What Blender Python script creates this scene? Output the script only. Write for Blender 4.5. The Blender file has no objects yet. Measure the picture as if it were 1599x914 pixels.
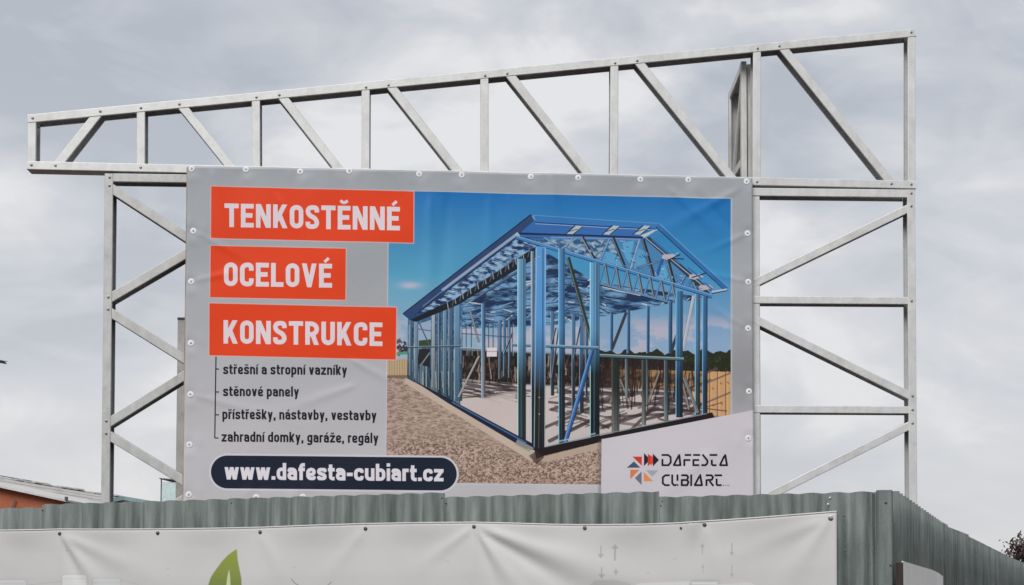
import bpy, math, random
import numpy as np
from mathutils import Vector, noise as mnoise

C = bpy.context.scene.collection
R = math.radians
random.seed(7)
rng = np.random.default_rng(7)

# ------------------------------------------------------------------ camera
F, PX, PY, PITCH, EYE = 2500.0, 936.0, 803.0, 2.9, 1.6
W_, H_ = 1599.0, 914.0
cam = bpy.data.cameras.new('camera')
cam.sensor_width = 36.0
cam.lens = 36.0 * F / W_
cam.shift_x = (W_ / 2 - PX) / W_
cam.shift_y = (PY - H_ / 2) / W_
cam.clip_start = 0.1
cam.clip_end = 5000
co = bpy.data.objects.new('camera', cam)
C.objects.link(co)
co.location = (0, 0, EYE)
co.rotation_euler = (R(90 + PITCH), 0, 0)
bpy.context.scene.camera = co

# ------------------------------------------------------------------ light, sky, exposure
SUN_EL, SUN_AZ = 42.0, 200.0          # sun behind the camera, a touch to the left (azimuth from +Y clockwise)
sc = bpy.context.scene
sc.view_settings.view_transform = 'Standard'
sc.view_settings.look = 'None'
sc.view_settings.gamma = 1.0
sc.view_settings.use_curve_mapping = False
sc.view_settings.exposure = 1.0
sl = bpy.data.lights.new('sun', 'SUN')
sl.energy = 1.5
sl.angle = R(34)
sl.color = (1.0, 0.96, 0.92)
so = bpy.data.objects.new('sun', sl)
C.objects.link(so)
so.location = (-4, -6, 9)
sd = Vector((math.sin(R(SUN_AZ)) * math.cos(R(SUN_EL)), math.cos(R(SUN_AZ)) * math.cos(R(SUN_EL)), math.sin(R(SUN_EL))))
so.rotation_euler = sd.to_track_quat('Z', 'Y').to_euler()

world = bpy.data.worlds.new('World')
sc.world = world
world.use_nodes = True
nt = world.node_tree
nt.nodes.clear()
N = nt.nodes.new
def ln(a, b): nt.links.new(a, b)
out = N('ShaderNodeOutputWorld')
mixs = N('ShaderNodeMixShader'); mixs.inputs[0].default_value = 0.93
bg1 = N('ShaderNodeBackground'); bg1.inputs[1].default_value = 0.05
bg2 = N('ShaderNodeBackground'); bg2.inputs[1].default_value = 0.52
sky = N('ShaderNodeTexSky'); sky.sky_type = 'NISHITA'; sky.sun_disc = False
sky.sun_elevation = R(SUN_EL); sky.sun_rotation = R(SUN_AZ)
ln(sky.outputs[0], bg1.inputs[0])
tc = N('ShaderNodeTexCoord')
mp = N('ShaderNodeMapping'); mp.inputs['Scale'].default_value = (1.0, 1.0, 2.0); mp.inputs['Location'].default_value = (3.3, 1.7, 0.4)
ln(tc.outputs['Generated'], mp.inputs['Vector'])
def wnoise(scale, detail, rough, dist):
    n = N('ShaderNodeTexNoise'); n.inputs['Scale'].default_value = scale; n.inputs['Detail'].default_value = detail
    n.inputs['Roughness'].default_value = rough; n.inputs['Distortion'].default_value = dist
    ln(mp.outputs[0], n.inputs['Vector']); return n
n1 = wnoise(4.2, 5, 0.52, 0.5)
n2 = wnoise(11.0, 5, 0.55, 0.6)
addn = N('ShaderNodeMath'); addn.operation = 'MULTIPLY_ADD'; addn.inputs[1].default_value = 0.42
ln(n2.outputs['Fac'], addn.inputs[0]); ln(n1.outputs['Fac'], addn.inputs[2])
rmp = N('ShaderNodeValToRGB')
cr = rmp.color_ramp
cr.elements[0].position = 0.57; cr.elements[0].color = (0.465, 0.50, 0.555, 1)
cr.elements[1].position = 0.83; cr.elements[1].color = (0.79, 0.79, 0.80, 1)
e = cr.elements.new(0.67); e.color = (0.565, 0.59, 0.635, 1)
e = cr.elements.new(0.75); e.color = (0.65, 0.66, 0.69, 1)
ln(addn.outputs[0], rmp.inputs[0])
# overcast sky: paler and a little warmer low over the horizon
sep = N('ShaderNodeSeparateXYZ'); ln(tc.outputs['Generated'], sep.inputs[0])
mr = N('ShaderNodeMapRange'); mr.inputs['From Min'].default_value = 0.0; mr.inputs['From Max'].default_value = 0.3
mr.inputs['To Min'].default_value = 0.6; mr.inputs['To Max'].default_value = 0.0
ln(sep.outputs['Z'], mr.inputs['Value'])
mc = N('ShaderNodeMix'); mc.data_type = 'RGBA'
ln(mr.outputs[0], mc.inputs[0]); ln(rmp.outputs[0], mc.inputs[6]); mc.inputs[7].default_value = (0.715, 0.70, 0.712, 1)
ln(mc.outputs[2], bg2.inputs[0])
ln(bg1.outputs[0], mixs.inputs[1]); ln(bg2.outputs[0], mixs.inputs[2]); ln(mixs.outputs[0], out.inputs[0])

# ------------------------------------------------------------------ pixel <-> world
cp, sp = math.cos(R(PITCH)), math.sin(R(PITCH))
CAM = Vector((0, 0, EYE)); UP = Vector((0, -sp, cp)); FW = Vector((0, cp, sp))
def ray(x, y):
    return Vector((1, 0, 0)) * ((x - PX) / F) + UP * ((PY - y) / F) + FW
class Plane:
    """a vertical working plane: origin o, e1 along, e2 up, n away from the viewer"""
    def __init__(s, o, e1, n=None, e2=None):
        s.o = Vector(o); s.e1 = Vector(e1).normalized(); s.e2 = Vector(e2) if e2 else Vector((0, 0, 1))
        s.n = Vector(n).normalized() if n else s.e2.cross(s.e1)
    def px(s, x, y, w=0.0):
        d = ray(x, y); t = ((s.o + s.n * w) - CAM).dot(s.n) / d.dot(s.n)
        p = CAM + d * t - s.o
        return (p.dot(s.e1), p.dot(s.e2))
    def pt(s, a, b, w=0.0): return s.o + s.e1 * a + s.e2 * b + s.n * w
    def w2px(s, a, b, w=0.0):
        p = s.pt(a, b, w) - CAM; z = p.dot(FW)
        return (PX + F * p.x / z, PY - F * p.dot(UP) / z)
TH = math.atan(206 / 2500)
o = ray(730, 700); o = CAM + o * (7.7 / o.y); o.z = 0
SIGN = Plane(o, (math.cos(TH), math.sin(TH), 0), (-math.sin(TH), math.cos(TH), 0))
PH = math.atan(2500 / (9830 + 936.0))
o = ray(1390, 800); o = CAM + o * (5.9 / o.y); o.z = 0
FENCE = Plane(o, (math.cos(PH), -math.sin(PH), 0), (math.sin(PH), math.cos(PH), 0))
sdir = Vector((0.3256, 1, 0)).normalized()
SIDE = Plane(o, sdir, (-sdir.y, sdir.x, 0))


# ------------------------------------------------------------------ helpers
def tag(ob, label=None, cat=None, group=None, kind=None):
    if label: ob['label'] = label
    if cat: ob['category'] = cat
    if group: ob['group'] = group
    if kind: ob['kind'] = kind
    return ob
def thing(name, loc, label, cat, group=None):
    ob = bpy.data.objects.new(name, None); C.objects.link(ob); ob.location = loc
    ob.empty_display_size = 0.2
    return tag(ob, label, cat, group)
def mesh(name, verts, faces, mat, parent=None, uvs=None, smooth=False, origin=None):
    vs = [Vector(v) for v in verts]
    if origin is None:
        origin = Vector((0, 0, 0))
        for v in vs: origin += v
        origin /= len(vs)
    origin = Vector(origin)
    me = bpy.data.meshes.new(name)
    me.from_pydata([tuple(v - origin) for v in vs], [], faces)
    me.update()
    if uvs is not None:
        ul = me.uv_layers.new(name='UVMap')
        li = np.empty(len(me.loops), dtype=np.int32); me.loops.foreach_get('vertex_index', li)
        ul.data.foreach_set('uv', np.asarray(uvs, dtype=np.float32)[li].ravel())
    if smooth: me.polygons.foreach_set('use_smooth', [True] * len(me.polygons))
    for m in (mat if isinstance(mat, (list, tuple)) else [mat]): me.materials.append(m)
    ob = bpy.data.objects.new(name, me); C.objects.link(ob)
    if parent is not None:
        ob.parent = parent
        base = Vector(parent.location)
        if parent.parent is not None: base = base + parent.parent.location
        ob.location = origin - base
    else:
        ob.location = origin
    return ob
def prism(poly, ax, bx, lx, org, l0, l1):
    """extrude 2-D poly (in ax,bx) along lx from l0 to l1"""
    n = len(poly); vs = []
    for l in (l0, l1):
        for a, b in poly: vs.append(org + ax * a + bx * b + lx * l)
    fs = [tuple(range(n))[::-1], tuple(range(n, 2 * n))]
    for i in range(n): j = (i + 1) % n; fs.append((i, j, n + j, n + i))
    return vs, fs
def box(c0, e, ax=Vector((1, 0, 0)), ay=Vector((0, 1, 0)), az=Vector((0, 0, 1))):
    vs = [c0 + ax * (e[0] * i) + ay * (e[1] * j) + az * (e[2] * k) for i in (-.5, .5) for j in (-.5, .5) for k in (-.5, .5)]
    fs = [(0, 1, 3, 2), (4, 6, 7, 5), (0, 4, 5, 1), (2, 3, 7, 6), (0, 2, 6, 4), (1, 5, 7, 3)]
    return vs, fs
def join(lst):
    V, Fc = [], []
    for v, f in lst:
        b = len(V); V += list(v); Fc += [tuple(i + b for i in q) for q in f]
    return V, Fc
def disc(c, n, u, v, prof, seg=16):
    """lathe prof [(r, h)] about axis n at c, h towards the viewer (-n)"""
    vs, fs = [], []
    for r, h in prof:
        for k in range(seg):
            a = 2 * math.pi * k / seg
            vs.append(c + u * (r * math.cos(a)) + v * (r * math.sin(a)) - n * h)
    for i in range(len(prof) - 1):
        for k in range(seg):
            k2 = (k + 1) % seg
            fs.append((i * seg + k, i * seg + k2, (i + 1) * seg + k2, (i + 1) * seg + k))
    fs.append(tuple((len(prof) - 1) * seg + k for k in range(seg)))
    return vs, fs

# ------------------------------------------------------------------ materials
def material(name, col, rough=0.6, metal=0.0, spec=0.5):
    m = bpy.data.materials.new(name); m.use_nodes = True
    b = m.node_tree.nodes['Principled BSDF']
    b.inputs['Base Color'].default_value = (*col, 1); b.inputs['Roughness'].default_value = rough
    b.inputs['Metallic'].default_value = metal; b.inputs['Specular IOR Level'].default_value = spec
    return m, m.node_tree, b
def noisy(name, c0, c1, scale=(4, 4, 4), nscale=3.0, detail=5, rough=0.6, metal=0.0, bump=0.0, bscale=40, spec=0.5, lo=0.35, hi=0.65, rvar=0.0):
    m, t, b = material(name, c0, rough, metal, spec)
    tcn = t.nodes.new('ShaderNodeTexCoord'); mpn = t.nodes.new('ShaderNodeMapping')
    mpn.inputs['Scale'].default_value = scale
    t.links.new(tcn.outputs['Object'], mpn.inputs['Vector'])
    oi = t.nodes.new('ShaderNodeObjectInfo')
    va = t.nodes.new('ShaderNodeVectorMath'); va.operation = 'ADD'
    ml = t.nodes.new('ShaderNodeMath'); ml.operation = 'MULTIPLY'; ml.inputs[1].default_value = 37.0
    t.links.new(oi.outputs['Random'], ml.inputs[0]); t.links.new(mpn.outputs[0], va.inputs[0]); t.links.new(ml.outputs[0], va.inputs[1])
    n = t.nodes.new('ShaderNodeTexNoise'); n.inputs['Scale'].default_value = nscale; n.inputs['Detail'].default_value = detail
    n.inputs['Roughness'].default_value = 0.62
    t.links.new(va.outputs[0], n.inputs['Vector'])
    r = t.nodes.new('ShaderNodeValToRGB'); r.color_ramp.elements[0].position = lo; r.color_ramp.elements[1].position = hi
    r.color_ramp.elements[0].color = (*c0, 1); r.color_ramp.elements[1].color = (*c1, 1)
    t.links.new(n.outputs['Fac'], r.inputs[0]); t.links.new(r.outputs[0], b.inputs['Base Color'])
    if rvar:
        mrn = t.nodes.new('ShaderNodeMapRange'); mrn.inputs['To Min'].default_value = rough - rvar; mrn.inputs['To Max'].default_value = rough + rvar
        t.links.new(n.outputs['Fac'], mrn.inputs['Value']); t.links.new(mrn.outputs[0], b.inputs['Roughness'])
    if bump:
        nb = t.nodes.new('ShaderNodeTexNoise'); nb.inputs['Scale'].default_value = bscale; nb.inputs['Detail'].default_value = 4
        t.links.new(tcn.outputs['Object'], nb.inputs['Vector'])
        bp = t.nodes.new('ShaderNodeBump'); bp.inputs['Strength'].default_value = bump; bp.inputs['Distance'].default_value = 0.004
        t.links.new(nb.outputs['Fac'], bp.inputs['Height']); t.links.new(bp.outputs[0], b.inputs['Normal'])
    return m
def grime(m, scale, dark, lo, hi):
    t = m.node_tree; b = t.nodes['Principled BSDF']; src = b.inputs['Base Color'].links[0].from_socket
    tcn = t.nodes.new('ShaderNodeTexCoord'); mpn = t.nodes.new('ShaderNodeMapping'); mpn.inputs['Scale'].default_value = scale
    n = t.nodes.new('ShaderNodeTexNoise'); n.inputs['Scale'].default_value = 1.0; n.inputs['Detail'].default_value = 7; n.inputs['Roughness'].default_value = 0.7
    r_ = t.nodes.new('ShaderNodeValToRGB'); r_.color_ramp.elements[0].position = lo; r_.color_ramp.elements[1].position = hi
    r_.color_ramp.elements[0].color = (*dark, 1); r_.color_ramp.elements[1].color = (1, 1, 1, 1)
    mx = t.nodes.new('ShaderNodeMix'); mx.data_type = 'RGBA'; mx.blend_type = 'MULTIPLY'; mx.inputs[0].default_value = 1
    oi = t.nodes.new('ShaderNodeObjectInfo'); ml = t.nodes.new('ShaderNodeMath'); ml.operation = 'MULTIPLY'; ml.inputs[1].default_value = 91.0
    va = t.nodes.new('ShaderNodeVectorMath'); va.operation = 'ADD'
    t.links.new(oi.outputs['Random'], ml.inputs[0]); t.links.new(mpn.outputs[0], va.inputs[0]); t.links.new(ml.outputs[0], va.inputs[1])
    t.links.new(tcn.outputs['Object'], mpn.inputs['Vector']); t.links.new(va.outputs[0], n.inputs['Vector']); t.links.new(n.outputs['Fac'], r_.inputs[0])
    t.links.new(src, mx.inputs[6]); t.links.new(r_.outputs[0], mx.inputs[7]); t.links.new(mx.outputs[2], b.inputs['Base Color'])
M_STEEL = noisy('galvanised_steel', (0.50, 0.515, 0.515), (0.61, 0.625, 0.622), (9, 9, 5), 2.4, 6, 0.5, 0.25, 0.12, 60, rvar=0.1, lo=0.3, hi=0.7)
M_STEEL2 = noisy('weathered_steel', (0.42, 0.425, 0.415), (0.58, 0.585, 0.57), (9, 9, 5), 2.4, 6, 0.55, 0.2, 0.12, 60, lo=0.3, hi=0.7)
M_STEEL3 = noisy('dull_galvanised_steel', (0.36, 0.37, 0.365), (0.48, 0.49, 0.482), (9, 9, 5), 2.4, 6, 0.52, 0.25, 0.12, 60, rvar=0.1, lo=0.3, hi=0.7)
M_SCREW = noisy('zinc_screw', (0.20, 0.20, 0.20), (0.36, 0.36, 0.35), (60, 60, 60), 2, 2, 0.4, 0.6)
M_SCREWD = noisy('dark_screw', (0.05, 0.05, 0.045), (0.16, 0.155, 0.14), (90, 90, 90), 2, 2, 0.45, 0.6)
M_WASHER = noisy('white_washer', (0.62, 0.64, 0.68), (0.75, 0.76, 0.79), (40, 40, 40), 2, 2, 0.45)
M_PLY = noisy('plywood_edge', (0.22, 0.15, 0.10), (0.42, 0.32, 0.22), (20, 20, 3), 3, 5, 0.8)
M_FENCE = noisy('green_grey_sheet', (0.088, 0.108, 0.104), (0.188, 0.216, 0.206), (7, 7, 1.2), 3.0, 8, 0.62, 0.0, 0.35, 130, spec=0.3, lo=0.3, hi=0.72)
M_GROUND = noisy('bare_ground', (0.045, 0.030, 0.028), (0.085, 0.058, 0.052), (1, 1, 1), 0.8, 8, 0.95, 0, 0.5, 10, spec=0.1)
M_ORANGE = noisy('orange_render', (0.31, 0.10, 0.055), (0.38, 0.13, 0.07), (1, 1, 1), 1.6, 7, 0.9, 0, 0.4, 30, spec=0.2)
M_TRIM = noisy('pale_trim', (0.42, 0.42, 0.41), (0.55, 0.55, 0.54), (2, 2, 2), 3, 4, 0.7)
M_TILE = noisy('pale_roof_tile', (0.34, 0.325, 0.315), (0.50, 0.485, 0.47), (1.5, 1.5, 1.5), 3, 7, 0.85, 0, 0.4, 20, spec=0.2)
M_DARK = noisy('dark_metal', (0.05, 0.055, 0.06), (0.09, 0.095, 0.10), (3, 3, 3), 3, 3, 0.6)
M_WALL = noisy('grey_render', (0.28, 0.27, 0.26), (0.36, 0.35, 0.335), (1, 1, 1), 2, 5, 0.9)
M_TEALR = noisy('teal_roof_sheet', (0.12, 0.20, 0.22), (0.20, 0.29, 0.31), (1, 1, 1), 3, 5, 0.45)
M_WHITE = noisy('white_board', (0.70, 0.70, 0.685), (0.78, 0.78, 0.765), (2, 2, 1), 3, 6, 0.6, bump=0.1)
M_WOOD = noisy('brown_wood', (0.016, 0.010, 0.009), (0.035, 0.02, 0.017), (20, 20, 2), 3, 5, 0.8)
M_BIRD = noisy('dark_feather', (0.012, 0.013, 0.016), (0.03, 0.032, 0.04), (30, 30, 30), 3, 4, 0.6)
M_BARK = noisy('bark', (0.06, 0.045, 0.035), (0.12, 0.09, 0.07), (6, 6, 1), 3, 5, 0.9)
M_LEAF = noisy('dark_red_leaf', (0.022, 0.014, 0.013), (0.06, 0.03, 0.026), (3, 3, 3), 3, 3, 0.6)
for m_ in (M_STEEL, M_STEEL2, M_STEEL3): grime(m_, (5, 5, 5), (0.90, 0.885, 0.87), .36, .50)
grime(M_FENCE, (14, 14, .9), (0.62, 0.64, 0.62), .36, .52)
M_GLASS, gt, gb = material('teal_glass', (0.66, 0.80, 0.79), 0.25)
gb.inputs['Transmission Weight'].default_value = 0.45; gb.inputs['IOR'].default_value = 1.1

# ------------------------------------------------------------------ printed artwork, painted into arrays in code
def lin(c):
    c = np.asarray(c, float) / 255.0
    return np.where(c <= 0.04045, c / 12.92, ((c + 0.055) / 1.055) ** 2.4)
def to_srgb(l):
    l = np.clip(l, 0, 1)
    return np.where(l <= 0.0031308, l * 12.92, 1.055 * l ** (1 / 2.4) - 0.055)
def vnoise(h, w, cell, octaves=4, seed=1, ax=1.0):
    r = np.random.default_rng(seed); outp = np.zeros((h, w)); amp = 1; tot = 0; c = cell
    for _ in range(octaves):
        gy, gx = int(h / c) + 3, int(w / (c * ax)) + 3
        g = r.random((gy, gx))
        y = np.arange(h) / c; x = np.arange(w) / (c * ax)
        yi = y.astype(int); xi = x.astype(int); fy = y - yi; fx = x - xi
        fy = fy * fy * (3 - 2 * fy); fx = fx * fx * (3 - 2 * fx)
        a = g[yi][:, xi]; b = g[yi][:, xi + 1]; c_ = g[yi + 1][:, xi]; d = g[yi + 1][:, xi + 1]
        outp += amp * ((a * (1 - fx) + b * fx) * (1 - fy)[:, None] + (c_ * (1 - fx) + d * fx) * fy[:, None])
        tot += amp; amp *= 0.55; c = max(1.5, c / 2)
    return outp / tot
class Canvas:
    def __init__(s, x0, y0, x1, y1, k):
        s.x0, s.y0, s.x1, s.y1, s.k = x0, y0, x1, y1, k
        s.w, s.h = int((x1 - x0) * k), int((y1 - y0) * k)
        s.a = np.zeros((s.h, s.w, 3))
        s.mask = None
    def win(s, xa, ya, xb, yb):
        i0 = max(0, int((ya - s.y0) * s.k) - 2); i1 = min(s.h, int((yb - s.y0) * s.k) + 3)
        j0 = max(0, int((xa - s.x0) * s.k) - 2); j1 = min(s.w, int((xb - s.x0) * s.k) + 3)
        if i1 <= i0 or j1 <= j0: return None
        Y, X = np.mgrid[i0:i1, j0:j1]
        return i0, i1, j0, j1, s.x0 + (X + .5) / s.k, s.y0 + (Y + .5) / s.k
    def put(s, wn, cov, col, alpha=1.0):
        i0, i1, j0, j1 = wn[:4]
        cov = np.clip(cov, 0, 1) * alpha
        if s.mask is not None: cov = cov * s.mask[i0:i1, j0:j1]
        c = np.asarray(col, float)
        if c.ndim == 1: c = lin(c)
        s.a[i0:i1, j0:j1] = s.a[i0:i1, j0:j1] * (1 - cov[..., None]) + c * cov[..., None]
    def cover(s, pts, soft=0.0):
        """signed coverage of a simple polygon"""
        P = np.asarray(pts, float)
        wn = s.win(P[:, 0].min() - soft, P[:, 1].min() - soft, P[:, 0].max() + soft, P[:, 1].max() + soft)
        if wn is None: return None, None
        X, Y = wn[4], wn[5]
        inside = np.zeros(X.shape, bool); dmin = np.full(X.shape, 1e9)
        n = len(P)
        for i in range(n):
            ax, ay = P[i]; bx, by = P[(i + 1) % n]
            if ay != by:
                cond = (Y < ay) != (Y < by)
                inside ^= cond & (X < (bx - ax) * (Y - ay) / (by - ay) + ax)
            dx, dy = bx - ax, by - ay; L2 = dx * dx + dy * dy + 1e-12
            t = np.clip(((X - ax) * dx + (Y - ay) * dy) / L2, 0, 1)
            dmin = np.minimum(dmin, np.hypot(X - ax - t * dx, Y - ay - t * dy))
        sd_ = np.where(inside, dmin, -dmin)
        sw = max(soft, 0.5 / s.k)
        return wn, np.clip(0.5 + sd_ / (2 * sw), 0, 1)
    def poly(s, pts, col, alpha=1.0, soft=0.0):
        wn, cv = s.cover(pts, soft)
        if wn is not None: s.put(wn, cv, col, alpha)
    def grad(s, pts, c0, c1, p0, p1, alpha=1.0, soft=0.0):
        wn, cv = s.cover(pts, soft)
        if wn is None: return
        X, Y = wn[4], wn[5]; dx, dy = p1[0] - p0[0], p1[1] - p0[1]
        t = np.clip(((X - p0[0]) * dx + (Y - p0[1]) * dy) / (dx * dx + dy * dy), 0, 1)[..., None]
        s.put(wn, cv, to_lin_mix(c0, c1, t), alpha)
    def stroke(s, pts, t, col, alpha=1.0, clip=None, cap='butt', soft=0.0):
        P = np.asarray(pts, float); h = t / 2
        wn = s.win(P[:, 0].min() - h - 1, P[:, 1].min() - h - 1, P[:, 0].max() + h + 1, P[:, 1].max() + h + 1)
        if wn is None: return
        X, Y = wn[4], wn[5]; cov = np.zeros(X.shape); kk = s.k if not soft else 1 / soft
        for i in range(len(P) - 1):
            a, b = P[i], P[i + 1]; d = b - a; L = math.hypot(*d)
            if L < 1e-6: continue
            d = d / L
            al = (X - a[0]) * d[0] + (Y - a[1]) * d[1]; pe = (X - a[0]) * -d[1] + (Y - a[1]) * d[0]
            c1 = np.clip(.5 + (h - np.abs(pe)) * kk, 0, 1) * np.clip(.5 + (L / 2 - np.abs(al - L / 2)) * kk, 0, 1)
            cov = np.maximum(cov, c1)
            if i > 0 or cap == 'round':
                cov = np.maximum(cov, np.clip(.5 + (h - np.hypot(X - a[0], Y - a[1])) * kk, 0, 1))
        if cap == 'round':
            cov = np.maximum(cov, np.clip(.5 + (h - np.hypot(X - P[-1][0], Y - P[-1][1])) * kk, 0, 1))
        if clip is not None: cov = cov * clip(X, Y, s.k)
        s.put(wn, cov, col, alpha)
    def image(s, name, plane, corners_w, w, light, tw, th):
        """rectify the painting onto plane rectangle (a0,b0,a1,b1); returns an image"""
        a0, b0, a1, b1 = corners_w
        A = a0 + (np.arange(tw) + .5) / tw * (a1 - a0); B = b0 + (np.arange(th) + .5) / th * (b1 - b0)
        AA, BB = np.meshgrid(A, B)
        ox, oy, oz = plane.pt(0, 0, w) - CAM
        e1, e2 = plane.e1, plane.e2
        Xw = ox + e1.x * AA + e2.x * BB; Yw = oy + e1.y * AA + e2.y * BB; Zw = oz + e1.z * AA + e2.z * BB
        z = Yw * FW.y + Zw * FW.z
        px = PX + F * Xw / z; py = PY - F * (Yw * UP.y + Zw * UP.z) / z
        fx = np.clip((px - s.x0) * s.k - .5, 0, s.w - 1.001); fy = np.clip((py - s.y0) * s.k - .5, 0, s.h - 1.001)
        xi = fx.astype(int); yi = fy.astype(int); fx = (fx - xi)[..., None]; fy = (fy - yi)[..., None]
        c = (s.a[yi, xi] * (1 - fx) + s.a[yi, xi + 1] * fx) * (1 - fy) + (s.a[yi + 1, xi] * (1 - fx) + s.a[yi + 1, xi + 1] * fx) * fy
        c = to_srgb(np.clip((c - .012) / light, 0.004, 0.86))
        img = bpy.data.images.new(name, tw, th, alpha=False)
        buf = np.ones((th, tw, 4), dtype=np.float32); buf[..., :3] = c
        img.pixels.foreach_set(buf.ravel()); img.update(); img.pack()
        return img
def to_lin_mix(c0, c1, t): return lin(c0) * (1 - t) + lin(c1) * t

# --- condensed grotesque lettering as strokes (unit = cap height, y up)
def rnd(pts, r, closed=False):
    P = [np.array(p, float) for p in pts]; n = len(P); outp = []
    for i in range(n):
        if not closed and i in (0, n - 1): outp.append(P[i]); continue
        a, b, c = P[i - 1], P[i], P[(i + 1) % n]
        da, dc = a - b, c - b; la, lc = np.hypot(*da), np.hypot(*dc)
        rr = min(r, la * .5, lc * .5)
        p0, p2 = b + da / la * rr, b + dc / lc * rr
        for k in range(6):
            u = k / 5; outp.append((1 - u) ** 2 * p0 + 2 * u * (1 - u) * (b * .82 + (p0 + p2) * .09) + u * u * p2)
    if closed: outp.append(outp[0])
    return outp
XH = 0.73
def glyph(ch, t, w):
    """-> (list of strokes, width, clip_y)"""
    h = t / 2; r = w * .42; S = []; clip = None
    base, acc = ch, None
    dec = {'Ě': ('E', 'v'), 'É': ('E', '/'), 'ř': ('r', 'v'), 'š': ('s', 'v'), 'í': ('ı', '/'), 'ě': ('e', 'v'), 'é': ('e', '/'), 'á': ('a', '/'), 'ž': ('z', 'v')}
    if ch in dec: base, acc = dec[ch]
    g = base
    x = XH
    if g == ' ': return [], w * .38, None
    if g == '.': S = [[(0, h * 1.1), (t * 1.1, h * 1.1)]]; return [s for s in S], t * 1.1, None
    if g == ',': S = [[(h * 1.2, t * 1.1), (h * .8, -.12)]]; return S, t * 1.1, None
    if g == '-': return [[(0, .36), (w * .62, .36)]], w * .62, None
    if g == 'T': w *= 1.04; S = [[(0, 1 - h), (w, 1 - h)], [(w / 2, 1), (w / 2, 0)]]
    elif g == 'E': w *= .94; S = [[(h, 0), (h, 1)], [(0, 1 - h), (w, 1 - h)], [(0, .51), (w * .9, .51)], [(0, h), (w, h)]]
    elif g == 'N': w *= 1.1; S = [[(h, 0), (h, 1)], [(w - h, 0), (w - h, 1)], [(h * .9, 1.05), (w - h * .9, -.05)]]; clip = (0, 1)
    elif g == 'K': w *= 1.06; S = [[(h, 0), (h, 1)], [(t * .6, .28), (w - h * .7, 1.1)], [(w * .42, .60), (w - h * .7, -.1)]]; clip = (0, 1)
    elif g == 'O': S = [rnd([(h, h), (w - h, h), (w - h, 1 - h), (h, 1 - h)], r, True)]
    elif g == 'C': S = [rnd([(w - h, .66), (w - h, 1 - h), (h, 1 - h), (h, h), (w - h, h), (w - h, .34)], r)]
    elif g == 'S': S = [rnd([(w - h, .70), (w - h, 1 - h), (h, 1 - h), (h, .60), (w - h, .42), (w - h, h), (h, h), (h, .30)], r * .85)]
    elif g == 'L': w *= .9; S = [[(h, 0), (h, 1)], [(0, h), (w, h)]]
    elif g == 'V': w *= 1.1; S = [[(h * .95, 1.08), (w / 2, .02 + h * .2)], [(w - h * .95, 1.08), (w / 2, .02 + h * .2)], [(w / 2 - h * .8, h * .6), (w / 2 + h * .8, h * .6)]]; clip = (0, 1)
    elif g == 'R': w *= 1.02; S = [[(h, 0), (h, 1)], rnd([(0, 1 - h), (w - h, 1 - h), (w - h, .45), (0, .45)], r), [(w * .5, .5), (w - h * .9, -.06)]]; clip = (0, 1)
    elif g == 'U': S = [rnd([(h, 1), (h, h), (w - h, h), (w - h, 1)], r)]
    elif g == 'a': S = [rnd([(h, x * .70), (h, x - h), (w - h, x - h), (w - h, 0)], r * .8), rnd([(w - h, x * .56), (h, x * .56), (h, h), (w - h, h)], r * .55)]
    elif g == 'b': S = [[(h, 0), (h, 1)], rnd([(h, h), (w - h, h), (w - h, x - h), (h, x - h)], r * .8, False)]
    elif g == 'd': S = [[(w - h, 0), (w - h, 1)], rnd([(w - h, h), (h, h), (h, x - h), (w - h, x - h)], r * .8, False)]
    elif g == 'p': S = [[(h, -.26), (h, x)], rnd([(h, h), (w - h, h), (w - h, x - h), (h, x - h)], r * .8, False)]
    elif g == 'g': S = [rnd([(w - h, x), (w - h, -.26 + h), (h, -.26 + h), (h, -.12)], r * .8), rnd([(w - h, h * 1.2), (h, h * 1.2), (h, x - h), (w - h, x - h)], r * .8, False)]
    elif g == 'c': S = [rnd([(w - h, x * .64), (w - h, x - h), (h, x - h), (h, h), (w - h, h), (w - h, x * .36)], r * .85)]
    elif g == 'e': S = [rnd([(w - h, x * .28), (w - h, h), (h, h), (h, x - h), (w - h, x - h), (w - h, x * .46), (h, x * .46)], r * .75)]
    elif g == 'f': w *= .68; S = [rnd([(w, 1 - h), (w * .42, 1 - h), (w * .42, 0)], r * .7), [(0, x - h), (w, x - h)]]
    elif g == 't': w *= .70; S = [rnd([(w * .40, .93), (w * .40, h), (w, h)], r * .7), [(0, x - h), (w, x - h)]]
    elif g in 'iı': w = t; S = [[(h, 0), (h, x)]] + ([[(h, x + .11), (h, x + .11 + t * .95)]] if g == 'i' else [])
    elif g == 'l': w = t; S = [[(h, 0), (h, 1)]]
    elif g == 'k': w *= 1.0; S = [[(h, 0), (h, 1)], [(t * .6, .22), (w - h * .8, x + .08)], [(w * .42, .44), (w - h * .8, -.08)]]; clip = (0, 1)
    elif g == 'n': S = [[(h, 0), (h, x)], rnd([(h, x - h), (w - h, x - h), (w - h, 0)], r * .8)]
    elif g == 'h': S = [[(h, 0), (h, 1)], rnd([(h, x - h), (w - h, x - h), (w - h, 0)], r * .8)]
    elif g == 'm':
        w *= 1.58; m_ = w / 2
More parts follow.
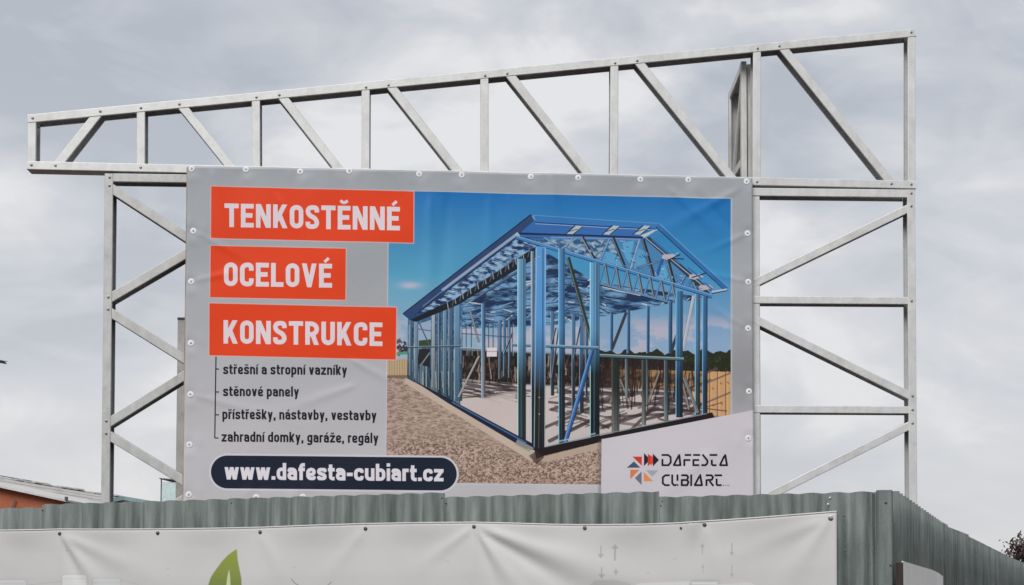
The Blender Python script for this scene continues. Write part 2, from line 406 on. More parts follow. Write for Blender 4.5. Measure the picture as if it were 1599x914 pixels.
        S = [[(h, 0), (h, x)], rnd([(h, x - h), (m_, x - h), (m_, 0)], r * .8), rnd([(m_, x - h), (w - h, x - h), (w - h, 0)], r * .8)]
    elif g == 'o': S = [rnd([(h, h), (w - h, h), (w - h, x - h), (h, x - h)], r * .8, True)]
    elif g == 'r': w *= .66; S = [[(h, 0), (h, x)], rnd([(h, x * .8), (h * 1.6, x - h), (w, x - h)], r * .3)]
    elif g == 's': S = [rnd([(w - h, x * .70), (w - h, x - h), (h, x - h), (h, x * .58), (w - h, x * .42), (w - h, h), (h, h), (h, x * .30)], r * .6)]
    elif g == 'u': S = [rnd([(h, x), (h, h), (w - h, h)], r * .8), [(w - h, x), (w - h, 0)]]
    elif g == 'v': S = [[(h * .9, x + .06), (w / 2, -.02)], [(w - h * .9, x + .06), (w / 2, -.02)]]; clip = (0, x)
    elif g == 'w':
        w *= 1.5; S = [[(h * .9, x + .06), (w * .29, -.03)], [(w / 2, x + .02), (w * .29, -.03)], [(w / 2, x + .02), (w * .71, -.03)], [(w - h * .9, x + .06), (w * .71, -.03)]]; clip = (0, x)
    elif g == 'y': S = [[(h * .9, x + .06), (w / 2, .02)], [(w - h * .9, x + .06), (w * .36, -.27)]]; clip = (-.25, x)
    elif g == 'z': S = [[(0, x - h), (w, x - h)], [(w - h * .9, x - h), (h * .9, h)], [(0, h), (w, h)]]; clip = (0, x)
    top = 1.0 if g.isupper() else x
    A = []
    if acc == 'v': A = [[(w / 2 - .15, top + .22), (w / 2, top + .11)], [(w / 2 + .15, top + .22), (w / 2, top + .11)]]
    if acc == '/': A = [[(w / 2 - .04, top + .07), (w / 2 + .13, top + .24)]]
    return S, w, clip, A
def text(cv, s, x0, y0, x1, y1, H, t, w, col, gap=.10):
    gl = [glyph(c, t, w) for c in s]
    tot = sum(g[1] for g in gl) + gap * (len(gl) - 1)
    L = math.hypot(x1 - x0, y1 - y0); ux, uy = (x1 - x0) / L, (y1 - y0) / L
    sx = L / tot; pos = 0
    def m(p, q): return (x0 + ux * (q + p[0]) * sx, y0 + uy * (q + p[0]) * sx - p[1] * H)
    for g in gl:
        S, gw, clip = g[0], g[1], g[2]; A = g[3] if len(g) > 3 else []
        cf = None
        if clip is not None:
            def cf(X, Y, k, c=clip, q=pos, gw=gw):
                yl = y0 + uy / ux * (X - x0)
                xl = (X - x0) / ux
                return np.clip(.5 + (Y - (yl - c[1] * H)) * k, 0, 1) * np.clip(.5 + ((yl - c[0] * H) - Y) * k, 0, 1) * \
                    np.clip(.5 + (xl - q * sx) * k, 0, 1) * np.clip(.5 + ((q + gw) * sx - xl) * k, 0, 1)
        for st in S: cv.stroke([m(p, pos) for p in st], t * H, col, clip=cf)
        for st in A: cv.stroke([m(p, pos) for p in st], max(t * H * .62, H * .075), col)
        pos += gw + gap

# ------------------------------------------------------------------ paint the big banner
cv = Canvas(284, 254, 1180, 794, 3.0)
wn = cv.win(284, 254, 1180, 794); X, Y = wn[4], wn[5]
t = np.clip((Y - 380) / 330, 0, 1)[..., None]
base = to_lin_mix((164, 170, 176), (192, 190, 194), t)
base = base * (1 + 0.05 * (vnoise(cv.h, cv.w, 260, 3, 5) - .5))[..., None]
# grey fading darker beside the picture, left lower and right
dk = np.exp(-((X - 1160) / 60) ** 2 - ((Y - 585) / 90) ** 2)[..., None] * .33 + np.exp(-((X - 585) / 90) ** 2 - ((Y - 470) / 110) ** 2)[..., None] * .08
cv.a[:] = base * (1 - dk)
PHOTO = [(607, 298), (1141, 311), (1141, 649), (939.5, 686), (938.5, 757), (603, 753), (605, 560), (607, 381)]
wnp, cov = cv.cover(PHOTO)
full = np.zeros((cv.h, cv.w)); full[wnp[0]:wnp[1], wnp[2]:wnp[3]] = cov
cv.poly([(606, 297), (1143.5, 309), (1143.5, 650), (938, 686), (936.5, 759), (601, 755)], (205, 206, 212), .45)
cv.mask = full
# sky
ty = np.clip((Y - 300) / 235, 0, 1)
tx = np.clip((X - 607) / 534, 0, 1)
top = lin((30, 112, 184)) * (1 - tx[..., None] * .15) + lin((42, 102, 176)) * tx[..., None] * .15
midc = to_lin_mix((92, 166, 198), (66, 146, 196), tx[..., None])
lowc = to_lin_mix((150, 178, 200), (142, 172, 204), tx[..., None])
k1 = np.clip(ty / .6, 0, 1)[..., None]; k2 = np.clip((ty - .55) / .45, 0, 1)[..., None]
skyc = (top * (1 - k1 ** .9) + midc * k1 ** .9) * (1 - k2) + lowc * k2
cl = vnoise(cv.h, cv.w, 50, 5, 11, 1.8)
cm = np.clip((cl - .46) * 6, 0, 1) * np.clip((Y - 488) / 26, 0, 1)
skyc = skyc * (1 - cm[..., None]) + lin((182, 184, 202)) * cm[..., None]
cm = np.exp(-((X - 640) / 16) ** 2 - ((Y - 446) / 5) ** 2) * .8
skyc = skyc * (1 - cm[..., None]) + lin((196, 190, 206)) * cm[..., None]
a_ = full[..., None]
cv.a = cv.a * (1 - a_) + skyc * a_
# gravel and mulch
def textured(pts, c0, c1, cell, seed, ax=1.0, pw=1.0, c2=None):
    wn, cov = cv.cover(pts)
    n = vnoise(cv.h, cv.w, cell, 4, seed, ax)[wn[0]:wn[1], wn[2]:wn[3]]
    n = np.clip((n - .25) / .5, 0, 1)[..., None] ** pw
    cv.put(wn, cov, to_lin_mix(c0, c1, n))
textured([(600, 588), (640, 590), (830, 700), (945, 686), (1145, 640), (1145, 765), (600, 765)], (136, 116, 106), (194, 172, 158), 6, 21, 2.2, 1.0)
wn, cov = cv.cover([(600, 690), (700, 680), (835, 716), (945, 690), (945, 765), (600, 765)], 14)
n = vnoise(cv.h, cv.w, 6, 3, 22, 1.3)[wn[0]:wn[1], wn[2]:wn[3]]
n = np.clip((n - .34) / .32, 0, 1)[..., None]
cv.put(wn, cov * .75, to_lin_mix((88, 66, 58), (205, 180, 166), n))
for _ in range(1900):
    x = rng.uniform(700, 938); y = rng.uniform(712, 757); a = rng.uniform(0, math.pi); l = rng.uniform(1.2, 3.2)
    c = [(212, 188, 172), (96, 72, 62), (182, 152, 136), (150, 120, 104)][rng.integers(4)]
    cv.stroke([(x, y), (x + math.cos(a) * l, y + math.sin(a) * l * .7)], 1.0, c, .7)
for _ in range(1100):
    x = rng.uniform(607, 830); y = rng.uniform(620, 720)
    if y < 600 + (x - 633) * .58: continue
    c = [(205, 178, 160), (120, 94, 82)][rng.integers(2)]
    cv.stroke([(x, y), (x + rng.uniform(2, 6), y + rng.uniform(-.6, .6))], .9, c, .5)
# far background left
for k in range(40):
    x = 618 + rng.uniform(0, 21); y = 552 - rng.uniform(0, 1) ** 1.3 * (30 - (x - 618) * .9)
    cv.stroke([(x, y), (x + rng.uniform(-3, 3), y + rng.uniform(1, 4))], 3, [(44, 48, 44), (62, 60, 52), (36, 34, 36)][rng.integers(3)], .8, cap='round')
cv.poly([(606, 551), (640, 549), (640, 553), (606, 556)], (88, 150, 120))
cv.poly([(604, 562), (640, 560), (640, 592), (604, 588)], (186, 164, 130))
for x in range(608, 640, 4): cv.stroke([(x, 562), (x, 588)], .8, (120, 100, 76), .7)
cv.poly([(604, 586), (640, 586), (640, 592), (604, 590)], (84, 66, 56), .7, 1)
# far background right: trees, board fence
hz = [(925, 600), (925, 552)] + [(x, 549 + 5 * math.sin(x * .21) * math.sin(x * .053) + rng.uniform(-1.5, 1.5)) for x in range(930, 1141, 4)] + [(1141, 546), (1141, 600)]
cv.poly(hz, (46, 50, 38))
for _ in range(500):
    x = rng.uniform(930, 1141); y = rng.uniform(556, 580)
    cv.stroke([(x, y), (x + rng.uniform(-2, 2), y + rng.uniform(-1, 1))], rng.uniform(1, 2.4), [(78, 84, 48), (30, 34, 28), (60, 66, 44), (46, 44, 36)][rng.integers(4)], .6, cap='round')
cv.poly([(930, 576), (1141, 581), (1141, 650), (930, 640)], (204, 160, 116))
for x in list(range(936, 1104, 9)) + [1108, 1120, 1133]:
    cv.stroke([(x, 574), (x, 652)], 1.2, (96, 62, 44), .85)
    cv.stroke([(x + 3, 580), (x + 3, 650)], 1.6, (222, 180, 134), .5)
for x, y in ((1113, 606), (1126, 598), (1127, 630), (1137, 597), (1114, 632)):
    cv.stroke([(x - 1, y), (x + 1, y + 2)], 2.2, (140, 92, 62), .7, cap='round')
# slab and floor
cv.poly([(640, 590), (790, 586), (1070, 612), (1096, 636), (1104, 648), (835, 702), (705, 628)], (202, 192, 188))
# interior shadows on the floor
for _ in range(62):
    y = rng.uniform(592, 622); x = rng.uniform(712, 800); l = rng.uniform(15, 50)
    if y > 600 + 0.0 * x + 20: continue
    cv.stroke([(x, y), (x + l, y + rng.uniform(-.02, .3) * l)], rng.uniform(.9, 2.2), (70, 58, 60), .75)
for x, y, l, sl_, wd in ((856, 628, 46, .10, 4), (860, 640, 60, -.30, 5), (850, 668, 110, -.42, 5), (856, 690, 76, -.50, 6), (880, 622, 90, .10, 4), (935, 640, 130, -.12, 5), (940, 668, 90, -.34, 6), (945, 652, 120, -.06, 4),
                        (985, 672, 40, -1.0, 5), (1008, 655, 60, -.25, 5), (965, 628, 110, .06, 4), (1010, 640, 80, .02, 4), (1036, 636, 60, .14, 5), (892, 650, 60, .3, 5), (870, 612, 120, .04, 6), (960, 612, 120, .04, 6), (1020, 622, 70, .08, 6), (722, 606, 90, .18, 3), (716, 614, 84, -.06, 2), (715, 622, 60, -.08, 2), (728, 600, 80, .16, 4), (760, 600, 50, .12, 4)):
    cv.stroke([(x, y), (x + l, y + sl_ * l)], wd, (62, 52, 56), .85, soft=.8)
for _ in range(70):
    x = rng.uniform(855, 1090); f_ = (x - 850) / 250
    y = rng.uniform(600, 684 - f_ * 38); l = rng.uniform(15, 70); sl_ = rng.choice([-.42, -.3, .12, .22])
    cv.stroke([(x, y), (x + l, y + sl_ * l)], rng.uniform(1.2, 4.5), [(74, 62, 64), (96, 82, 82), (60, 50, 54)][rng.integers(3)], .72)
cv.poly([(770, 618), (806, 612), (806, 672), (720, 632)], (204, 190, 188), .8, 3)
# dark clutter across the far side
wn, cov = cv.cover([(716, 546), (1060, 560), (1105, 575), (1105, 612), (930, 606), (800, 600), (716, 592)], 2)
n = vnoise(cv.h, cv.w, 16, 4, 31, .45)[wn[0]:wn[1], wn[2]:wn[3]]
n = np.clip((n - .42) / .3, 0, 1)[..., None]
cv.put(wn, cov * (1 - .55 * np.clip((wn[4] - 940) / 60, 0, 1)), to_lin_mix((34, 29, 31), (96, 78, 70), n ** 2.2))
for _ in range(130):
    x = rng.uniform(718, 930); y = rng.uniform(545, 585)
    cv.stroke([(x, y), (x + rng.uniform(-3, 3), y + rng.uniform(6, 24))], rng.uniform(.8, 2.4), [(40, 34, 36), (30, 28, 32), (150, 130, 116), (86, 72, 66), (176, 160, 150)][rng.integers(5)], .7)
for _ in range(46):
    x = rng.uniform(936, 1096); y = rng.uniform(568, 600)
    cv.stroke([(x, y), (x + rng.uniform(-7, 7), y + rng.uniform(14, 46))], rng.uniform(1.2, 3.4), [(52, 40, 38), (38, 32, 32), (62, 50, 46)][rng.integers(3)], .8)
for x, y, l, wd in ((940, 566, 26, 9), (975, 566, 26, 12), (1000, 592, 30, 10), (1018, 566, 40, 14), (1030, 590, 22, 16), (940, 600, 20, 10), (948, 582, 12, 18), (985, 584, 10, 16)):
    cv.stroke([(x, y), (x + l, y + 2)], wd, (48, 36, 36), .72, cap='round', soft=2)
for x in (962, 990, 1015, 1048): cv.stroke([(x, 560), (x - 4, 640)], 2.4, (44, 34, 34), .85)
for p, q in (((966, 590), (952, 632)), ((968, 592), (984, 630)), ((1030, 580), (1012, 630)), ((1060, 575), (1076, 640))): cv.stroke([p, q], 2.6, (150, 140, 134), .8); cv.stroke([(p[0] + 2, p[1]), (q[0] + 2, q[1])], 1.6, (50, 42, 42), .8)
# ceiling trusses seen from below
CEIL = [(700, 490), (722, 452), (836, 384), (930, 440), (1108, 466), (1046, 474), (935, 496), (862, 508), (722, 514)]
wn, cov = cv.cover(CEIL, .8)
n = vnoise(cv.h, cv.w, 22, 4, 41, 3.2)[wn[0]:wn[1], wn[2]:wn[3]]
n = np.clip((n - .36) / .3, 0, 1)[..., None]
cv.put(wn, cov, to_lin_mix((32, 56, 92), (112, 158, 198), n))
oldm = cv.mask.copy()
cm = np.zeros((cv.h, cv.w)); cm[wn[0]:wn[1], wn[2]:wn[3]] = cov
cv.mask = oldm * cm
for _ in range(520):
    x = rng.uniform(700, 1100); y = rng.uniform(385, 514); l = rng.uniform(5, 26)
    s_ = rng.choice([-.32, -.12, .16, .32, .55, -.8])
    cv.stroke([(x, y), (x + l, y + s_ * l)], rng.uniform(.7, 2.3), [(28, 46, 78), (150, 186, 214), (206, 210, 218), (22, 30, 50), (84, 132, 182), (60, 100, 150)][rng.integers(6)], .8)
for y in range(396, 512, 10):
    cv.stroke([(720, y + 14), (870, y - 4), (1050, y + 24)], 1.5, (26, 38, 64), .7)
cv.mask = oldm
# strip of far studs and sky between ceiling and clutter
for x in (728, 736, 763, 770, 778, 786, 793, 800, 860, 896, 906, 913, 918):
    cv.stroke([(x, 505), (x, 556)], 1.6, (52, 66, 88), .85)
    cv.stroke([(x + 1.4, 505), (x + 1.4, 556)], .8, (160, 180, 200), .7)
for xa, xb, ya, yb in ((779, 783, 500, 592), (786, 790, 500, 588), (794, 797, 500, 590), (860, 865, 486, 618), (893, 898, 490, 640), (905, 911, 494, 645), (914, 917, 496, 620)):
    cv.grad([(xa, ya), (xb, ya), (xb, yb), (xa, yb)], (74, 116, 156), (44, 56, 66), (0, 530), (0, 580)); cv.stroke([(xa, ya), (xa, yb)], .9, (170, 190, 206), .7); cv.stroke([(xb, ya), (xb, yb)], 1.1, (24, 30, 44), .8)
for p, q in (((862, 590), (874, 500)), ((896, 560), (906, 510)), ((868, 512), (860, 545)), ((906, 600), (896, 640)), ((800, 520), (786, 556))):
    cv.stroke([p, q], 2.4, (40, 48, 62)); cv.stroke([(p[0] - 1, p[1]), (q[0] - 1, q[1])], .8, (160, 180, 196), .7)
cv.stroke([(720, 521), (800, 527)], 1.8, (70, 84, 104), .8)
cv.poly([(760, 543), (776, 543), (776, 557), (760, 557)], (224, 216, 220)); cv.stroke([(760, 549), (776, 549)], .8, (120, 100, 100))
# left side wall panels
WALL = [(637, 498), (722, 462), (722, 626), (705, 628), (636, 592)]
wn, cov = cv.cover(WALL)
n = vnoise(cv.h, cv.w, 9, 3, 51, .35)[wn[0]:wn[1], wn[2]:wn[3]]
n = np.clip((n - .3) / .4, 0, 1)[..., None]
gy = np.clip((wn[5] - 500) / 110, 0, 1)[..., None]
cv.put(wn, cov, to_lin_mix((70, 108, 142), (58, 76, 84), gy) * (.55 + .95 * n))
for _ in range(120):
    x = rng.uniform(637, 722); yb = 590 + (x - 636) * .53; y = rng.uniform(500, yb - 10)
    cv.stroke([(x, y), (x, min(yb, y + rng.uniform(12, 60)))], rng.uniform(.8, 2.4), [(170, 188, 198), (44, 60, 78), (104, 142, 170), (130, 150, 160), (34, 44, 58)][rng.integers(5)], .6)
cv.poly([(653, 506), (673, 500), (673, 540), (653, 542)], (150, 172, 196)); cv.poly([(654, 532), (673, 530), (673, 543), (654, 543)], (58, 74, 50))
cv.poly([(654, 545), (671, 545), (671, 574), (652, 568)], (44, 42, 46))
cv.stroke([(655, 505), (672, 543)], 1.8, (72, 86, 104)); cv.stroke([(671, 551), (656, 572)], 2.2, (120, 130, 138)); cv.stroke([(653, 514), (673, 517)], 1.6, (90, 104, 124))
for x, wd, c in ((641, 4, (96, 134, 160)), (650, 5, (130, 160, 182)), (677, 5, (176, 190, 196)), (686, 3, (60, 84, 106)), (695, 5, (112, 150, 180)), (704, 6, (70, 104, 136)), (714, 8, (112, 156, 190))):
    yb = 592 + (x - 636) * .5; yt = 498 - (x - 637) * .42
    cv.grad([(x - wd / 2, yt), (x + wd / 2, yt - 2), (x + wd / 2, yb), (x - wd / 2, yb)], c, tuple(v * .62 for v in c), (x, yt), (x, yb), .85)
    cv.stroke([(x + wd / 2, yt), (x + wd / 2, yb)], 1.0, (36, 46, 62), .8)
    cv.stroke([(x - wd / 2, yt + 10), (x - wd / 2, yb - 8)], .7, (206, 214, 220), .7)
cv.stroke([(636, 543), (722, 541)], 2, (58, 78, 100)); cv.stroke([(636, 541.5), (722, 539.5)], .7, (170, 186, 200), .7)
for x in (660, 680, 690, 700): cv.stroke([(x, 580), (x + 1, 606)], 1.4, (190, 196, 196), .6)
# eaves: side roof band
cv.poly([(629, 491), (832, 336), (848, 372), (838, 398), (760, 446), (700, 478), (640, 500)], (44, 74, 118))
wn, cov = cv.cover([(650, 492), (806, 372), (838, 384), (712, 468)], .6)
n = vnoise(cv.h, cv.w, 16, 4, 61, 1.6)[wn[0]:wn[1], wn[2]:wn[3]]
n = np.clip((n - .38) / .26, 0, 1)[..., None]
cv.put(wn, cov, to_lin_mix((36, 64, 110), (140, 180, 212), n))
for k in range(17):
    f0 = k / 17; x = 664 + f0 * 158; y = 486 - f0 * 112
    cv.stroke([(x - 4, y - 3), (x + 10, y + 1)], 1.5, (20, 30, 52), .85)
    cv.stroke([(x + 2, y - 5), (x + 14, y - 3)], 1.5, (190, 206, 222), .75)
# dark wall-top truss below the eaves
cv.poly([(640, 500), (712, 466), (838, 384), (838, 402), (762, 448), (716, 476), (650, 503)], (34, 38, 46))
for k in range(22):
    f0 = k / 22; x = 700 + f0 * 130; y = 482 - f0 * 84
    cv.stroke([(x, y), (x + (3 if k % 2 else -2), y - 12)], 1.3, [(170, 180, 186), (90, 110, 130)][k % 2], .8)
cv.stroke([(740, 468), (808, 424)], 3.2, (76, 108, 140)); cv.stroke([(740, 470), (808, 426.4)], 1.2, (26, 34, 50))
cv.poly([(629, 491), (827, 336), (834, 336), (834, 345), (806, 366), (647, 492)], (50, 74, 116))
cv.stroke([(629, 490.5), (829, 335)], 1.6, (20, 28, 48)); cv.stroke([(690, 454), (806, 366.5)], 4.2, (150, 168, 192)); cv.stroke([(660, 479), (692, 454)], 2.4, (96, 116, 146))
cv.stroke([(648, 493), (690, 458)], 1.4, (24, 34, 56)); cv.stroke([(692, 459), (808, 371)], 1.3, (30, 48, 80))
cv.stroke([(806, 364), (812, 372)], 5, (176, 194, 210)); cv.stroke([(833, 338), (836, 343)], 4, (120, 160, 200), cap='round')
# front roof: ridge-side band
cv.poly([(812, 364), (836, 343), (1029, 351), (1008, 372), (1004, 376), (812, 370)], (58, 110, 178))
cv.poly([(833, 336), (1029, 349), (1030, 358), (838, 347)], (58, 122, 188))
cv.stroke([(833, 336.2), (1029, 349.5)], 1.0, (96, 156, 208)); cv.stroke([(836, 347.5), (1028, 358.6)], 1.2, (22, 44, 90))
cv.stroke([(836, 349.3), (892, 352.6), (1026, 360)], .8, (186, 206, 226), .8)
for x in (884, 942, 990):
    cv.poly([(x, 366), (x + 16, 352.5), (x + 26, 353.5), (x + 10, 367)], (176, 192, 200)); cv.stroke([(x - 2, 367), (x + 14, 352)], 1.4, (26, 40, 56)); cv.stroke([(x + 10, 367), (x + 26, 354)], 1.4, (34, 50, 60)); cv.stroke([(x + 4, 362), (x + 18, 358)], 1.2, (60, 80, 80))
cv.poly([(1000, 368), (1020, 360), (1028, 358), (1006, 372)], (182, 200, 208))
cv.poly([(812, 363), (900, 366), (1004, 370), (1004, 372.6), (900, 368.8), (812, 366.4)], (30, 44, 76)); cv.stroke([(860, 370.5), (1000, 374)], .9, (176, 190, 206), .8)
# gable opening
cv.poly([(826, 372), (1006, 375), (1108, 459), (986, 424), (852, 385)], (78, 134, 182))
wn, cov = cv.cover([(826, 373), (960, 375), (975, 420), (852, 386)], 1)
n = vnoise(cv.h, cv.w, 14, 3, 71, 2.0)[wn[0]:wn[1], wn[2]:wn[3]]
n = np.clip((n - .36) / .3, 0, 1)[..., None]
cv.put(wn, cov * .85, to_lin_mix((48, 76, 112), (150, 182, 206), n))
cv.poly([(945, 392), (962, 398), (974, 419), (940, 410)], (92, 162, 206)); cv.poly([(972, 380), (990, 376), (984, 412), (976, 402)], (96, 166, 208)); cv.poly([(994, 386), (1004, 392), (1010, 416), (990, 420)], (92, 160, 204))
cv.poly([(1028, 420), (1038, 414), (1046, 440), (1024, 436)], (96, 164, 206))
def bar(p, q, wd, c, edge=None):
    cv.stroke([p, q], wd + .9, (24, 34, 52), .75); cv.stroke([p, q], wd, c)
    if edge: cv.stroke([(p[0] - wd * .3, p[1]), (q[0] - wd * .3, q[1])], wd * .3, edge, .85)
for p, q, wd, c, e_ in (((851, 371), (874, 388), 2.4, (92, 138, 184), (180, 200, 216)), ((900, 372), (874, 390), 2.0, (130, 166, 196), None), ((893, 372), (884, 392), 1.6, (150, 178, 200), None),
                        ((909, 370), (929, 407), 4.4, (44, 50, 58), (170, 180, 186)), ((952, 373), (937, 409), 3.2, (76, 126, 182), (160, 190, 214)),
                        ((930, 376), (944, 384), 2, (60, 90, 124), None), ((957, 371), (977, 421), 4.6, (42, 52, 62), (120, 140, 156)), ((999, 374), (985, 420), 3.0, (110, 156, 196), (190, 208, 220)),
                        ((1004, 374), (1021, 433), 4.8, (40, 52, 66), (110, 132, 150)), ((1035, 404), (1026, 431), 4.0, (44, 96, 164), None), ((1042, 404), (1053, 446), 5.2, (38, 50, 62), (130, 150, 160)),
                        ((993, 418), (1030, 409), 2, (60, 96, 134), (180, 196, 206)), ((1072, 428), (1062, 446), 3.4, (50, 98, 160), (180, 200, 214)), ((1078, 430), (1090, 456), 3.6, (46, 60, 74), (176, 190, 200)), ((1098, 444), (1092, 458), 2.6, (150, 170, 190), None)):
    bar(p, q, wd, c, e_)
# right roof slope
cv.poly([(1006, 373), (1014, 370), (1112, 455), (1104, 460)], (52, 62, 78)); cv.stroke([(1008, 372), (1110, 457)], 1.5, (150, 176, 200)); cv.stroke([(1018, 374), (1062, 412)], 3, (60, 116, 176))
for p in ((1041, 401), (1083, 432), (1098, 449)):
    cv.poly([(p[0] - 6, p[1] - 3), (p[0] + 10, p[1] - 4), (p[0] + 16, p[1] + 1), (p[0], p[1] + 5), (p[0] - 8, p[1] + 3)], (196, 188, 194), .85)
for p, q in (((1062, 398), (1042, 407)), ((1102, 427), (1080, 434)), ((1068, 405), (1048, 404))): cv.stroke([p, q], 1.8, (24, 40, 66))
cv.stroke([(1048, 402), (1060, 394)], 1.2, (190, 206, 220), .6)
cv.stroke([(1074, 418), (1096, 436)], 2.6, (58, 112, 176)); cv.stroke([(1100, 442), (1112, 452)], 2.6, (58, 112, 176))
cv.stroke([(1027, 352), (1135, 451)], 6.2, (52, 112, 172)); cv.stroke([(1030, 350.5), (1137, 448.5)], 1.1, (112, 168, 212)); cv.stroke([(1024, 355), (1131, 453)], 1.4, (24, 40, 66))
cv.stroke([(1135, 452), (1111, 456)], 2.6, (186, 196, 206)); cv.stroke([(1136, 454), (1112, 459)], 1.2, (24, 34, 54))
for _ in range(150):
    f0 = rng.uniform(0, 1); x = 800 + f0 * 290; yt = 376 + max(0, x - 990) * .72; yb = 370 + (x - 806) * .302
    if yb - yt < 3: continue
    y = rng.uniform(yt, yb); a = rng.choice([1.1, -1.1, .25, .6]); l = rng.uniform(3, 9)
    if y + math.sin(a) * l > yb or y + math.sin(a) * l < yt: continue
    cv.stroke([(x, y), (x + math.cos(a) * l, y + math.sin(a) * l)], rng.uniform(.7, 1.5), [(190, 206, 220), (36, 52, 84), (120, 166, 204), (58, 100, 156)][rng.integers(4)], .75)
# front wall top beams
bar((806, 370), (1112, 462.5), 5.0, (70, 132, 192), None); cv.stroke([(806, 368.2), (1112, 460.8)], 1.0, (140, 182, 216)); cv.stroke([(806, 373), (1112, 466)], 1.0, (24, 40, 72))
cv.stroke([(933, 442), (1046, 472)], 3.2, (96, 142, 184)); cv.stroke([(936, 445), (1044, 474)], 1.4, (30, 36, 52)); cv.stroke([(940, 448), (1000, 462)], 1.2, (226, 214, 206), .8)
for k in range(7):
    x = 936 + k * 17.5; y0_ = 408 + k * 5.3; y1_ = 443 + k * 4.6
    bar((x + 8, y0_ + 4), (x, y1_), 2.4, (64, 118, 180), (150, 186, 214)); bar((x + 9, y0_ + 4), (x + 15, y1_ + 3), 3.0, (70, 82, 92), (176, 184, 190))
# studs between opening
def post(xa, xb, ya, yb, c0, c1, ys=None, hl=True, dk_=True):
    ys = ys or (ya + yb) / 2
    w = xb - xa
    c1 = tuple(v * (.72 if yb > 600 and c1[0] < 100 else 1) for v in c1)
    cv.grad([(xa, ya), (xb, ya), (xb, yb), (xa, yb)], c0, c1, (0, ys - 34), (0, ys + 34))
    cv.stroke([(xb, ya), (xb, yb)], .9, (18, 26, 38), .75)
    if hl: cv.stroke([(xa + .6, ya), (xa + .6, yb)], 1.1, tuple(min(255, v * 1.4 + 30) for v in c0), .85)
    if dk_: cv.stroke([(xb - w * .22, ya), (xb - w * .22, yb)], w * .3, (24, 34, 48), .6)
    if w > 7: cv.stroke([(xa + w * .45, ya), (xa + w * .45, yb)], w * .14, tuple(v * .6 for v in c0), .6)
post(751.5, 757.5, 474, 621, (88, 128, 164), (140, 142, 142)); bar((733, 482), (748, 535), 2.6, (130, 140, 150)); bar((748, 556), (716, 620), 3.0, (150, 148, 146), (196, 190, 186))
cv.stroke([(718, 544), (751, 546)], 3, (110, 130, 140)); cv.stroke([(718, 542.5), (751, 544.5)], 1, (190, 200, 206))
for xa, xb, ya, yb in ((952, 957, 489, 548), (978.5, 983.5, 484, 552), (1009, 1014, 479, 552), (1043, 1049.5, 472, 552)): post(xa, xb, ya, yb, (70, 112, 152), (64, 96, 130))
bar((978, 488), (956, 545), 4.0, (62, 64, 72)); bar((1058, 520), (1048, 550), 4.0, (60, 66, 76))
for xa, xb, ya, yb in ((976, 981, 560, 622), (1008, 1012, 560, 632)): post(xa, xb, ya, yb, (70, 86, 94), (140, 140, 136))
bar((925, 452), (925, 470), .6, (20, 30, 40))
post(1096.5, 1104.5, 462, 648, (72, 124, 170), (66, 84, 90), 560); post(1085, 1093, 460, 648, (88, 140, 180), (84, 100, 104), 560)
bar((1083, 462), (1066, 548), 4.6, (176, 184, 196), (208, 212, 218)); bar((1068, 590), (1090, 645), 4.6, (112, 116, 116), (150, 150, 148))
post(1055, 1066, 455, 652, (76, 132, 178), (60, 76, 82), 560); post(1037, 1043.5, 562, 656, (70, 84, 88), (130, 138, 140), 640)
post(1002, 1008.5, 562, 664, (60, 66, 62), (140, 146, 146), 640); post(955, 967, 556, 676, (50, 56, 48), (118, 122, 116), 640)
cv.stroke([(934, 555), (1068, 561)], 4.4, (84, 112, 124)); cv.stroke([(934, 553.4), (1068, 559.4)], 1.0, (176, 196, 204)); cv.stroke([(934, 558), (1068, 563.5)], 1.1, (26, 32, 38))
bar((887, 402), (926, 541), 5.4, (46, 58, 54), (110, 126, 126))
post(872, 882, 388, 694, (84, 140, 192), (56, 64, 62), 545); post(921, 936, 410, 686, (108, 164, 206), (44, 54, 52), 550)
bar((925, 547), (883, 690), 6.6, (52, 104, 172), (120, 166, 210)); cv.stroke([(927, 547), (886, 690)], 1.2, (22, 34, 58), .9)
cv.stroke([(800, 538), (935, 543)], 4.0, (92, 134, 166)); cv.stroke([(800, 536.6), (935, 541.6)], 1.0, (170, 196, 214)); cv.stroke([(800, 540.6), (935, 545.6)], 1.1, (22, 30, 42))
post(808, 821, 404, 690, (112, 164, 204), (70, 86, 82), 560); post(829, 834.5, 392, 698, (120, 140, 160), (52, 54, 54), 560)
cv.grad([(836, 384), (853, 386), (851, 704), (831, 702)], (92, 154, 212), (36, 40, 38), (0, 500), (0, 610))
cv.stroke([(838, 386), (834, 702)], 1.2, (170, 196, 216), .7); cv.stroke([(848, 388), (847, 702)], 2.2, (30, 52, 80), .6); cv.stroke([(852, 388), (850.4, 702)], 1.0, (190, 206, 216), .6); cv.stroke([(843, 560), (841, 702)], 1.4, (100, 104, 100), .6)
for y in (400, 620, 646): cv.stroke([(842, y), (842, y + 1.6)], 1.6, (200, 200, 196), .9)
